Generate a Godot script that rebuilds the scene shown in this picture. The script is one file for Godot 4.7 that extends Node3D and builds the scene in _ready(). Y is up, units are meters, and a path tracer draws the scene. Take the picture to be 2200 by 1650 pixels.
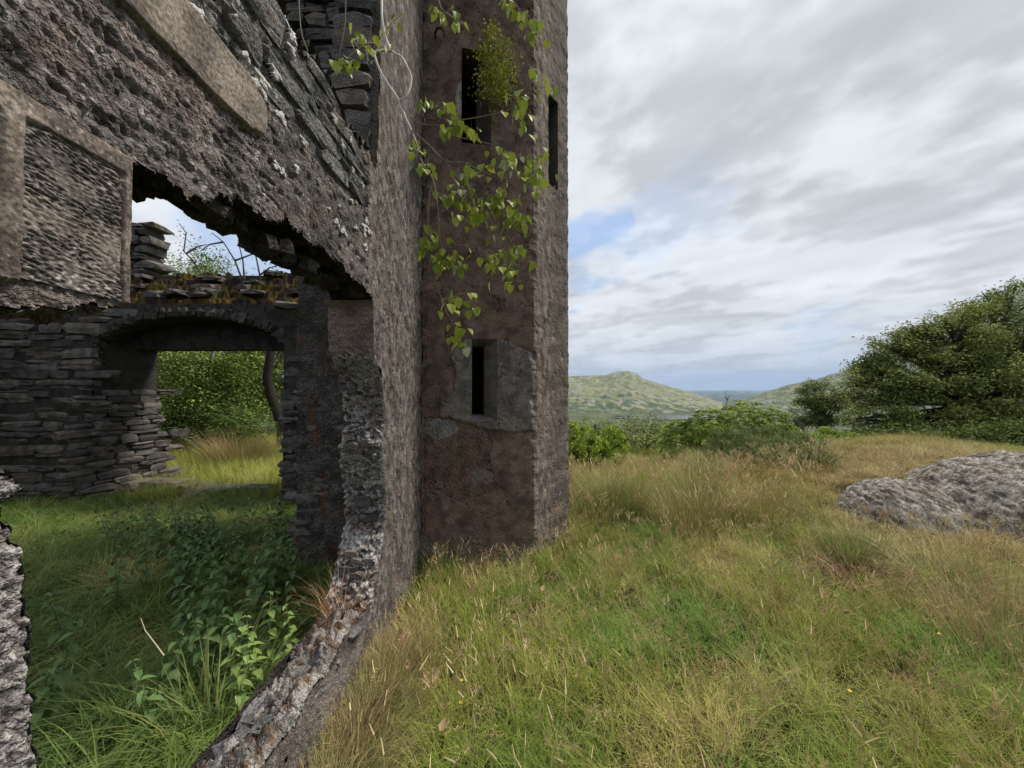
extends Node3D
# A ruined lodge wall with a corner tower above a lake valley, seen from the meadow beside it.

const F := 826.0
const EYE := 1.6
const PITCH := 0.01816
const WX := -0.81          # the outer face of the ruined wall lies at this x
var rng := RandomNumberGenerator.new()
var used := {}
var tex := {}
var M := {}
var n1 := FastNoiseLite.new()
var n2 := FastNoiseLite.new()
var n3 := FastNoiseLite.new()
var cell := FastNoiseLite.new()
var stone_meshes: Array[ArrayMesh] = []
var slate_meshes: Array[ArrayMesh] = []

# ------------------------------------------------------------------ naming and tagging
func named(base: String, parent: Node) -> String:
	var key := str(parent.get_instance_id()) + base
	var k: int = used.get(key, 0)
	used[key] = k + 1
	return base if k == 0 else "%s_%03d" % [base, k]

func put(o: Node3D, called: String, parent: Node = null) -> Node3D:
	var p: Node = parent if parent else self
	o.name = named(called, p)
	p.add_child(o, true)
	return o

func tag(o: Node3D, label: String, category := "", group := "", kind := "") -> Node3D:
	o.set_meta("label", label)
	if category: o.set_meta("category", category)
	if group: o.set_meta("group", group)
	if kind: o.set_meta("kind", kind)
	return o

func base(called: String, label: String, category: String, at := Vector3.ZERO, group := "") -> Node3D:
	var o := Node3D.new()
	put(o, called)
	o.position = at
	tag(o, label, category, group)
	return o

func mesh(called: String, m: Mesh, mat: Material, parent: Node = null) -> MeshInstance3D:
	var o := MeshInstance3D.new()
	o.mesh = m
	o.material_override = mat
	put(o, called, parent)
	return o

func copies(called: String, m: Mesh, mat: Material, xf: Array[Transform3D], cols: PackedColorArray, parent: Node = null) -> MultiMeshInstance3D:
	var mm := MultiMesh.new()
	mm.transform_format = MultiMesh.TRANSFORM_3D
	mm.use_colors = true
	mm.mesh = m
	mm.instance_count = xf.size()
	for i in xf.size():
		mm.set_instance_transform(i, xf[i])
		mm.set_instance_color(i, cols[i])
	var o := MultiMeshInstance3D.new()
	o.multimesh = mm
	o.material_override = mat
	put(o, called, parent)
	return o

# ------------------------------------------------------------------ places
func at_px(u: float, v: float, d: float) -> Vector3:     # the point d metres ahead that lies in this direction
	var a := Vector3((u - 1100.0) / F, (825.0 - v) / F, -1.0).rotated(Vector3.RIGHT, PITCH)
	return Vector3(0, EYE, 0) + a * (d / -a.z)

func on_wall(u: float, v: float) -> Vector2:              # (distance ahead, height) on the ruined wall
	var a := at_px(u, v, 1.0)
	var d := WX / a.x
	return Vector2(d, EYE + (a.y - EYE) * d)

func on_face(u: float, v: float, a: Vector2, b: Vector2) -> Vector2:   # (metres along a>b, height) on an upright face; a, b are (x, z)
	var r := at_px(u, v, 1.0)
	var e := (b - a).normalized()
	# a + s e = d (r.x, -1)
	var s := (r.x * a.y + a.x) / -(r.x * e.y + e.x)
	var d := -(a.y + s * e.y)
	return Vector2(s, EYE + (r.y - EYE) * d)

func poly_wall(list: Array) -> PackedVector2Array:
	var p := PackedVector2Array()
	for q in list: p.append(on_wall(q[0], q[1]))
	return p

func poly_face(list: Array, a: Vector2, b: Vector2) -> PackedVector2Array:
	var p := PackedVector2Array()
	for q in list: p.append(on_face(q[0], q[1], a, b))
	return p

func gh(x: float, z: float) -> float:                      # height of the ground
	var r := sqrt(x * x + z * z)
	var y := 0.05 * n1.get_noise_2d(x * 22.0, z * 22.0) * smoothstep(0.5, 3.0, r)
	y += 0.66 * exp(-(pow((x - 7.2) / 2.7, 2) + pow((z + 7.2) / 2.3, 2)))
	y += 0.22 * exp(-(pow((x - 5.0) / 1.2, 2) + pow((z + 5.2) / 0.8, 2)))
	y -= 0.34 * smoothstep(6.0, 9.5, -z) * smoothstep(-1.5, 0.0, x) * smoothstep(9.0, 5.5, x)
	if r > 14.0:
		var t := log(r / 14.0) / log(64.0)
		y -= 105.0 * pow(minf(t, 1.0), 2.6) + 0.0
	return y

# ------------------------------------------------------------------ meshes
func build(v: PackedVector3Array, idx: PackedInt32Array, col := PackedColorArray(), smooth := true) -> ArrayMesh:
	var arr := []
	arr.resize(Mesh.ARRAY_MAX)
	arr[Mesh.ARRAY_VERTEX] = v
	arr[Mesh.ARRAY_INDEX] = idx
	if col.size(): arr[Mesh.ARRAY_COLOR] = col
	if smooth:
		var nn := PackedVector3Array()
		nn.resize(v.size())
		for k in range(0, idx.size(), 3):
			var a := idx[k]
			var b := idx[k + 1]
			var c := idx[k + 2]
			var n := (v[c] - v[a]).cross(v[b] - v[a])
			nn[a] += n
			nn[b] += n
			nn[c] += n
		for k in nn.size():
			nn[k] = nn[k].normalized() if nn[k].length_squared() > 0.0 else Vector3.UP
		arr[Mesh.ARRAY_NORMAL] = nn
	var m := ArrayMesh.new()
	m.add_surface_from_arrays(Mesh.PRIMITIVE_TRIANGLES, arr)
	return m

# a grid of nu x nv points; keep[] false drops the point's cell
func grid(nu: int, nv: int, v: PackedVector3Array, col: PackedColorArray, keep := PackedByteArray()) -> ArrayMesh:
	var idx := PackedInt32Array()
	for j in nv - 1:
		for i in nu - 1:
			var a := j * nu + i
			if keep.size() and (keep[a] + keep[a + 1] + keep[a + nu] + keep[a + nu + 1]) < 4:
				continue
			idx.append_array([a, a + 1, a + nu, a + 1, a + nu + 1, a + nu])
	return build(v, idx, col)

class Bag:                                                  # collects triangles
	var v := PackedVector3Array()
	var c := PackedColorArray()
	var i := PackedInt32Array()
	func quad(a: Vector3, b: Vector3, d: Vector3, e: Vector3, col: Color) -> void:
		var k := v.size()
		v.append_array([a, b, d, e])
		c.append_array([col, col, col, col])
		i.append_array([k, k + 1, k + 2, k, k + 2, k + 3])
	func tri(a: Vector3, b: Vector3, d: Vector3, col: Color) -> void:
		var k := v.size()
		v.append_array([a, b, d])
		c.append_array([col, col, col])
		i.append_array([k, k + 1, k + 2])
	func tube(pts: Array, r0: float, r1: float, sides: int, col: Color) -> void:
		var k0 := v.size()
		var n := pts.size()
		for p in n:
			var dir: Vector3 = (pts[mini(p + 1, n - 1)] - pts[maxi(p - 1, 0)]).normalized()
			var s := dir.cross(Vector3(0.31, 0.9, 0.27)).normalized()
			var t := s.cross(dir)
			var r := lerpf(r0, r1, p / float(n - 1))
			for q in sides:
				var a := TAU * q / sides
				v.append(pts[p] + (s * cos(a) + t * sin(a)) * r)
				c.append(col)
		for p in n - 1:
			for q in sides:
				var a := k0 + p * sides + q
				var b := k0 + p * sides + (q + 1) % sides
				i.append_array([a, b, a + sides, b, b + sides, a + sides])

func bag(b: Bag, smooth := true) -> ArrayMesh:
	return build(b.v, b.i, b.c, smooth)

# a rough block that fills the box -0.5..0.5, 48 flat triangles
func rough_block(seed_: int, rough: float, thin: bool) -> ArrayMesh:
	rng.seed = seed_
	var p := {}
	for x in 3:
		for y in 3:
			for z in 3:
				var q := Vector3(x - 1, y - 1, z - 1) * 0.5
				var edge := int(x != 1) + int(y != 1) + int(z != 1)
				var pull := 1.0
				if edge == 3: pull = rng.randf_range(0.72, 0.97)
				elif edge == 2: pull = rng.randf_range(0.86, 1.02)
				q *= pull
				q += Vector3(rng.randf_range(-1, 1) * (0.6 if thin else 1.0), rng.randf_range(-1, 1), rng.randf_range(-1, 1)) * rough * 0.5
				p[Vector3i(x, y, z)] = q
	var b := Bag.new()
	for ax in 3:
		for side in [0, 2]:
			for i in 2:
				for j in 2:
					var c: Array[Vector3] = []
					for o in [[0, 0], [1, 0], [1, 1], [0, 1]]:
						var k := Vector3i.ZERO
						k[ax] = side
						k[(ax + 1) % 3] = i + o[0]
						k[(ax + 2) % 3] = j + o[1]
						c.append(p[k])
					if side == 2: c.reverse()
					if (i + j) % 2: 
						b.tri(c[0], c[1], c[2], Color.WHITE); b.tri(c[0], c[2], c[3], Color.WHITE)
					else:
						b.tri(c[1], c[2], c[3], Color.WHITE); b.tri(c[1], c[3], c[0], Color.WHITE)
	return bag(b, false)

# one stone laid in a wall: centre, size, axes (x along the wall, y up, z out of it)
func stone(parent: Node3D, called: String, c: Vector3, size: Vector3, ax: Basis, mat: Material, thin := false) -> MeshInstance3D:
	var list := slate_meshes if thin else stone_meshes
	var o := mesh(called, list[rng.randi() % list.size()], mat, parent)
	var flip := ax * Basis(Vector3.UP, PI * (rng.randi() % 2)) * Basis(Vector3.BACK, rng.randf_range(-0.05, 0.05))
	o.transform = Transform3D(flip * Basis.from_scale(size), c - parent.position)
	return o

# courses of stones over a rectangle. o is the corner, ex along, ez outwards; keep(s, y) says where
func courses(parent: Node3D, called: String, o: Vector3, ex: Vector3, ez: Vector3, w: float, h: float, sh: Vector2, sw: Vector2, dep: float, mats: Array, keep: Callable, thin := true, jut := 0.02, most := 400, flush := false) -> int:
	var y := 0.0
	var n := 0
	var ax := Basis(ex, Vector3.UP, ez)
	while y < h:
		var ch := rng.randf_range(sh.x, sh.y)
		var s := rng.randf_range(-sw.y, 0.0) if not flush else rng.randf_range(-0.05, 0.02)
		while s < w:
			var cw := rng.randf_range(sw.x, sw.y) * (0.6 + 0.4 * ch / sh.y)
			var hh := ch * rng.randf_range(0.86, 1.04)
			if keep.call(s + cw * 0.5, y + ch * 0.5) and n < most:
				var out := rng.randf_range(-jut, jut)
				var at := o + ex * (s + cw * 0.5) + Vector3.UP * (y + ch * 0.5 + rng.randf_range(-0.008, 0.008)) + ez * (out - dep * 0.5)
				if hh > sh.y * 0.55 and rng.randf() < 0.4:           # two thin ones in place of a thick one
					var cut := rng.randf_range(0.35, 0.65)
					stone(parent, called, at + Vector3.UP * (cut - 1.0) * 0.5 * hh, Vector3(cw * rng.randf_range(0.9, 1.05), hh * cut, dep), ax, mats[rng.randi() % mats.size()], thin)
					stone(parent, called, at + Vector3.UP * cut * 0.5 * hh + ez * rng.randf_range(-jut, jut), Vector3(cw * rng.randf_range(0.85, 1.05), hh * (1.0 - cut), dep), ax, mats[rng.randi() % mats.size()], thin)
					n += 2
				else:
					stone(parent, called, at, Vector3(cw * rng.randf_range(0.93, 1.04), hh, dep), ax, mats[rng.randi() % mats.size()], thin)
					n += 1
			s += cw
		y += ch
	return n

# ------------------------------------------------------------------ textures and materials
func ramp(stops: Array) -> Gradient:
	var g := Gradient.new()
	var o := PackedFloat32Array()
	var c := PackedColorArray()
	for s in stops:
		o.append(s[0])
		c.append(s[1] if s[1] is Color else Color(s[1], s[1], s[1]))
	g.offsets = o
	g.colors = c
	return g

func noise_tex(key: String, seed_: int, freq: float, oct: int, stops: Array, size := 512, type := FastNoiseLite.TYPE_SIMPLEX_SMOOTH, warp := 0.0) -> NoiseTexture2D:
	var n := FastNoiseLite.new()
	n.seed = seed_
	n.noise_type = type
	n.frequency = freq
	n.fractal_octaves = oct
	n.fractal_gain = 0.58
	if warp > 0.0:
		n.domain_warp_enabled = true
		n.domain_warp_amplitude = warp
		n.domain_warp_frequency = freq * 1.5
	var t := NoiseTexture2D.new()
	t.width = size
	t.height = size
	t.seamless = true
	t.noise = n
	if stops.size(): t.color_ramp = ramp(stops)
	tex[key] = t
	return t

func rock_mat(color: Color, tint: String, height: String, cm: float, scale: float, rough := 0.95, vertex := false, detail := "") -> StandardMaterial3D:
	var m := StandardMaterial3D.new()
	m.albedo_color = color.linear_to_srgb()
	m.albedo_texture = tex[tint]
	m.roughness = rough
	m.metallic_specular = 0.25
	m.uv1_triplanar = true
	m.uv1_world_triplanar = true
	m.uv1_triplanar_sharpness = 4.0
	m.uv1_scale = Vector3.ONE * scale
	if height:
		m.heightmap_enabled = true
		m.heightmap_texture = tex[height]
		m.heightmap_scale = cm
	m.vertex_color_use_as_albedo = vertex
	if detail:
		m.detail_enabled = true
		m.detail_blend_mode = BaseMaterial3D.BLEND_MODE_MUL
		m.detail_albedo = tex[detail]
		m.detail_uv_layer = BaseMaterial3D.DETAIL_UV_2
		m.uv2_triplanar = true
		m.uv2_world_triplanar = true
		m.uv2_scale = Vector3.ONE * scale * 0.37
	return m

func leaf_mat(back: float, rough := 0.6, spec := 0.3) -> StandardMaterial3D:
	var m := StandardMaterial3D.new()
	m.vertex_color_use_as_albedo = true
	m.roughness = rough
	m.metallic_specular = spec
	m.backlight_enabled = true
	m.backlight = Color(back, back, back)
	m.cull_mode = BaseMaterial3D.CULL_DISABLED
	return m

func make_materials() -> void:
	noise_tex("grain", 3, 0.035, 5, [[0.0, 0.5], [0.35, 0.74], [0.55, 0.9], [0.8, 1.0]], 1024)
	noise_tex("grain_height", 4, 0.022, 6, [], 1024)
	noise_tex("pebble", 5, 0.05, 3, [[0.0, 0.35], [0.4, 0.7], [0.7, 0.9], [1.0, 1.0]], 1024, FastNoiseLite.TYPE_SIMPLEX)
	noise_tex("pebble_height", 6, 0.055, 3, [[0.0, 0.0], [0.4, 0.25], [0.6, 0.7], [1.0, 1.0]], 1024)
	noise_tex("blotch", 7, 0.012, 5, [[0.0, 0.68], [0.35, 0.8], [0.5, 0.95], [0.7, 1.0]], 512, FastNoiseLite.TYPE_SIMPLEX_SMOOTH, 30.0)
	noise_tex("lichen", 8, 0.018, 5, [[0.0, Color(0.42, 0.37, 0.35)], [0.40, Color(0.58, 0.54, 0.52)], [0.52, Color(0.85, 0.82, 0.80)], [0.6, Color(1, 0.98, 0.96)], [1.0, Color(0.85, 0.84, 0.84)]], 1024, FastNoiseLite.TYPE_SIMPLEX_SMOOTH, 25.0)
	M.wall = rock_mat(Color(1, 1, 1), "grain", "pebble_height", 0.55, 1.9, 0.95, true, "blotch")
	M.tower = rock_mat(Color(1, 1, 1), "grain", "grain_height", 0.6, 2.3, 0.95, true, "blotch")
	M.plaster = rock_mat(Color(1, 1, 1), "grain", "grain_height", 0.25, 2.1, 0.92, true, "blotch")
	M.rubble = rock_mat(Color(1, 1, 1), "pebble", "grain_height", 2.0, 1.5, 0.95, true, "blotch")
	M.stones = []
	for c in [Color(0.19, 0.182, 0.178), Color(0.25, 0.235, 0.225), Color(0.15, 0.143, 0.14), Color(0.28, 0.25, 0.22), Color(0.22, 0.185, 0.17)]:
		M.stones.append(rock_mat(c, "grain", "grain_height", 1.2, 2.3, 0.9, false, "blotch"))
	M.dark_stone = rock_mat(Color(0.10, 0.09, 0.08), "grain", "grain_height", 1.4, 2.3, 0.95, false, "blotch")
	M.slates = []
	for c in [Color(0.22, 0.22, 0.222), Color(0.26, 0.26, 0.258), Color(0.18, 0.18, 0.178), Color(0.22, 0.205, 0.195)]:
		M.slates.append(rock_mat(c, "grain", "grain_height", 1.2, 1.8, 0.85, false, "blotch"))
	M.lichen = rock_mat(Color(0.62, 0.62, 0.6), "grain", "grain_height", 0.5, 3.0, 1.0)
	M.moss = rock_mat(Color(1, 1, 1), "pebble", "pebble_height", 2.5, 3.0, 1.0, true)
	M.boulder = rock_mat(Color(0.96, 0.98, 0.96), "grain", "grain_height", 0.9, 1.5, 0.95, true, "lichen")
	M.ground = rock_mat(Color(1, 1, 1), "grain", "pebble_height", 3.0, 0.7, 1.0, true)
	M.hill = StandardMaterial3D.new()
	M.hill.vertex_color_use_as_albedo = true
	M.hill.roughness = 1.0
	M.hill.metallic_specular = 0.0
	M.grass = leaf_mat(0.5, 0.65)
	M.leaf = leaf_mat(0.7, 0.45)
	M.foliage = leaf_mat(0.5, 0.8, 0.1)
	M.bark = rock_mat(Color(1, 1, 1), "grain", "grain_height", 1.0, 4.0, 0.95, true)
	M.twig = StandardMaterial3D.new()
	M.twig.vertex_color_use_as_albedo = true
	M.twig.roughness = 0.8
	M.iron = rock_mat(Color(0.09, 0.06, 0.045), "grain", "grain_height", 0.3, 8.0, 0.7)
	M.water = StandardMaterial3D.new()
	M.water.albedo_color = Color(0.12, 0.15, 0.17)
	M.water.roughness = 0.12
	M.water.metallic_specular = 0.9

# ------------------------------------------------------------------ air
func make_sky() -> Sky:
	var w := 2048
	var h := 1024
	var f := PackedFloat32Array()
	f.resize(w * h * 3)
	var a := FastNoiseLite.new()
	a.seed = 21
	a.noise_type = FastNoiseLite.TYPE_SIMPLEX_SMOOTH
	a.frequency = 0.55
	a.fractal_octaves = 6
	a.fractal_gain = 0.52
	var b := FastNoiseLite.new()
	b.seed = 35
	b.noise_type = FastNoiseLite.TYPE_SIMPLEX_SMOOTH
	b.frequency = 0.21
	b.fractal_octaves = 4
	var fine := FastNoiseLite.new()
	fine.seed = 77
	fine.noise_type = FastNoiseLite.TYPE_SIMPLEX_SMOOTH
	fine.frequency = 1.0
	fine.fractal_octaves = 4
	var holes := [[at_px(1222, 530, 1.0), 0.16, 0.62], [at_px(1510, 430, 1.0), 0.13, 0.17], [at_px(1400, 490, 1.0), 0.12, 0.24], [at_px(1760, 725, 1.0), 0.08, 0.25], [at_px(560, 560, 1.0), 0.22, 0.55], [at_px(625, 20, 1.0), 0.12, 0.7]]
	for k in holes: k[0] = (k[0] - Vector3(0, EYE, 0)).normalized()
	for j in h:
		var el := (0.5 - (j + 0.5) / h) * PI
		var y := sin(el)
		var cy := cos(el)
		for i in w:
			var az := (i + 0.5) / w * TAU
			var d := Vector3(sin(az) * cy, y, -cos(az) * cy)
			var c := Color(0.09, 0.1, 0.07)
			if y > -0.02:
				var yy := maxf(y, 0.0) + 0.12
				# the cloud deck: a sheet overhead, its rolls running towards the lower left
				var px := d.x / yy
				var pz := d.z / yy
				var q := px * 0.62 + pz * 0.78
				var r := -px * 0.78 + pz * 0.62
				var n := a.get_noise_2d(q * 2.1, r * 2.9)
				var m := b.get_noise_2d(q * 2.4 + 40.0, r * 3.6)
				var thick := n * 0.62 + m * 0.75 + 0.34 * fine.get_noise_2d(q * 4.6, r * 5.6)
				var blue := smoothstep(-0.80, -1.05, thick)
				for k in holes:
					var near := 1.0 - clampf(acos(clampf(d.dot(k[0]), -1.0, 1.0)) / float(k[1]), 0.0, 1.0)
					if near > 0.0:
						blue = maxf(blue, float(k[2]) * smoothstep(0.1, 0.9, near + n * 1.1 - m * 0.5))
				var shade := smoothstep(-0.22, 0.34, thick)
				var lum := lerpf(0.545, 0.395, shade) + 0.05 * fine.get_noise_2d(q * 1.4 + 9.0, r * 3.2) + 0.05 * smoothstep(0.0, 0.35, n - m * 0.6)
				lum = lerpf(lum, 0.47, smoothstep(0.25, 0.0, y) * 0.35)
				var cloud := Color(lum * 0.965, lum * 1.0, lum * 1.04)
				var clear := Color(0.15, 0.29, 0.58).lerp(Color(0.36, 0.47, 0.62), smoothstep(0.5, 0.0, y))
				c = cloud.lerp(clear, blue)
				c = c.lerp(Color(0.42, 0.465, 0.51), smoothstep(0.06, 0.0, y) * 0.7)
				if y < 0.0: c = c.lerp(Color(0.2, 0.23, 0.22), smoothstep(0.0, -0.02, y))
			var o := (j * w + i) * 3
			f[o] = c.r
			f[o + 1] = c.g
			f[o + 2] = c.b
	var im := Image.create_from_data(w, h, false, Image.FORMAT_RGBF, f.to_byte_array())
	var mat := PanoramaSkyMaterial.new()
	mat.panorama = ImageTexture.create_from_image(im)
	var s := Sky.new()
	s.sky_material = mat
	return s

# ------------------------------------------------------------------ land
func make_land() -> void:
	var na := 200
	var nr := 150
	var v := PackedVector3Array()
	var c := PackedColorArray()
	for j in nr:
		var r := 0.25 * pow(15000.0 / 0.25, j / float(nr - 1))
		for i in na + 1:
			var a := TAU * i / na
			var x := sin(a) * r
			var z := -cos(a) * r
			var y := gh(x, z)
			if r > 900.0: y += n2.get_noise_2d(x * 0.02, z * 0.02) * 1.5
			if r > 9000.0: y += 90.0 * smoothstep(9000.0, 15000.0, r)
			v.append(Vector3(x, y, z))
			var n := n2.get_noise_2d(x * 9.0, z * 9.0) if r < 30.0 else n2.get_noise_2d(x * 0.14, z * 0.14)
			var k := Color(0.055, 0.045, 0.024).lerp(Color(0.045, 0.05, 0.018), 0.5 + n)
			if r > 30.0: k = Color(0.075, 0.10, 0.035).lerp(Color(0.16, 0.155, 0.075), clampf(0.4 + n * 1.2, 0, 1))
			c.append(k)
	tag(mesh("ground", grid(na + 1, nr, v, c), M.ground), "grassy meadow ground falling away to the valley", "ground", "", "structure")

func ridge_at(list: Array, u: float) -> float:
	for k in list.size() - 1:
		if u <= list[k + 1][0]:
			var t := clampf((u - list[k][0]) / float(list[k + 1][0] - list[k][0]), 0.0, 1.0)
			t = t * t * (3.0 - 2.0 * t) * 0.5 + t * 0.5
			return lerpf(list[k][1], list[k + 1][1], t)
	return list[-1][1]

# a hill whose crest runs through the given heights; list of [bearing as tan, crest height]
func make_hill(called: String, label: String, list: Array, foot: float, crest: float, back: float, seed_: int, tones: Array, nu := 260, nv := 120) -> void:
	var n := FastNoiseLite.new()
	n.seed = seed_
	n.frequency = 0.0052 * 2600.0 / crest
	n.fractal_octaves = 6
	n.fractal_gain = 0.55
	var rid := FastNoiseLite.new()
	rid.seed = seed_ + 1
	rid.frequency = 0.008 * 2600.0 / crest
	rid.fractal_type = FastNoiseLite.FRACTAL_RIDGED
	rid.fractal_octaves = 4
	var v := PackedVector3Array()
	var c := PackedColorArray()
	for j in nv:
		var t := j / float(nv - 1)
		var dist := lerpf(foot, back, t)
		var ct := (crest - foot) / (back - foot)
		for i in nu:
			var m := lerpf(list[0][0], list[-1][0], i / float(nu - 1))
			var x := m * dist
			var top := ridge_at(list, m) + 105.0
			var rise := pow(smoothstep(0.0, 1.0, clampf(t / ct, 0.0, 1.0)), 0.85) if t < ct else 1.0 - 0.7 * smoothstep(ct, 1.0, t)
			var rough := n.get_noise_2d(x, dist)
			var rg := rid.get_noise_2d(x, dist)
			var y := -107.0 + top * rise * (1.0 + 0.0) + (rough * 17.0 + rg * 11.0) * crest / 2600.0 * rise * (1.0 - 0.75 * exp(-pow((t - ct) / 0.08, 2)))
			v.append(Vector3(x, y, -dist))
			var k: Color = tones[0].lerp(tones[1], clampf(0.42 + rough * 0.9, 0.0, 1.0))
			k = k.lerp(tones[2], smoothstep(0.25, 0.6, rg) * 0.6)
			var f2 := n.get_noise_2d(x * 6.0 + 300.0, dist * 6.0)
			k = k * (1.0 + f2 * 0.7)
			var wood := smoothstep(0.12, 0.22, n.get_noise_2d(x * 3.2 + 900.0, dist * 2.4) + 0.42 - rise * 1.25)
			k = k.lerp(tones[3] * (1.0 + f2 * 0.8), wood * 0.75)
			k.a = 1.0
			c.append(k)
	tag(mesh(called, grid(nu, nv, v, c), M.hill), label, "hill", "", "structure")

func make_far() -> void:
	var tones := [Color(0.115, 0.14, 0.055), Color(0.235, 0.22, 0.11), Color(0.24, 0.235, 0.22), Color(0.04, 0.06, 0.028)]
	var a := []
	for q in [[960, 850], [1060, 826], [1150, 813], [1225, 808], [1270, 807], [1300, 806], [1322, 799], [1345, 797], [1365, 802], [1385, 815], [1420, 825], [1450, 834], [1480, 841], [1510, 852], [1545, 868], [1570, 882], [1600, 897]]:
		a.append([(q[0] - 1100.0) / F, EYE + (840.0 - q[1]) / F * 2900.0])
	make_hill("hill", "rounded grey green hill with pale grassy patches beyond the lake", a, 1800.0, 2900.0, 3900.0, 5, tones)
	var b := []
	for q in [[1540, 905], [1590, 876], [1620, 863], [1660, 850], [1700, 838], [1750, 828], [1800, 814], [1840, 796], [1880, 776], [1950, 742], [2050, 690], [2200, 640], [2500, 600]]:
		b.append([(q[0] - 1100.0) / F, EYE + (853.0 - q[1]) / F * 1900.0])
	make_hill("hill", "rough green hillside rising to the right behind the oak", b, 1150.0, 1900.0, 2600.0, 9, [Color(0.085, 0.105, 0.04), Color(0.16, 0.165, 0.075), Color(0.23, 0.225, 0.215), Color(0.045, 0.062, 0.028)], 300, 100)
	var c := []
	for q in [[1150, 852], [1400, 845], [1500, 842], [1580, 841], [1680, 843], [1800, 846], [2000, 852]]:
		c.append([(q[0] - 1100.0) / F, EYE + (840.0 - q[1]) / F * 11000.0])
	make_hill("far_hills", "low blue hills on the horizon between the two slopes", c, 8000.0, 11000.0, 13000.0, 14, [Color(0.10, 0.12, 0.06), Color(0.16, 0.17, 0.09), Color(0.2, 0.2, 0.18), Color(0.05, 0.07, 0.03)], 120, 24)
	# the lake in the valley
	var lk := Bag.new()
	var cx := 640.0
	var cz := -1540.0
	for k in 64:
		var a0 := TAU * k / 64.0
		var a1 := TAU * (k + 1) / 64.0
		var r0 := 1.0 + 0.16 * sin(a0 * 3.0 + 1.0) + 0.08 * sin(a0 * 7.0)
		var r1 := 1.0 + 0.16 * sin(a1 * 3.0 + 1.0) + 0.08 * sin(a1 * 7.0)
		lk.tri(Vector3(cx, -101.5, cz), Vector3(cx + cos(a0) * 250.0 * r0, -101.5, cz + sin(a0) * 150.0 * r0), Vector3(cx + cos(a1) * 250.0 * r1, -101.5, cz + sin(a1) * 150.0 * r1), Color.WHITE)
	tag(mesh("lake", bag(lk), M.water), "pale lake water in the valley below the rounded hill", "lake", "", "structure")

# ------------------------------------------------------------------ the ruined wall
var hole := PackedVector2Array()

func wall_top(d: float) -> float:
	var k := 2.95 + n1.get_noise_1d(d * 60.0) * 0.09 + n2.get_noise_1d(d * 210.0) * 0.03
	if d < 1.0: k += (1.0 - d) * 0.1
	var e := 2.40 + n2.get_noise_1d(d * 9.0) * 0.05
	if d > 2.2: k += 4.6 * smoothstep(2.26, 2.5, d)
	return k

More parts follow.
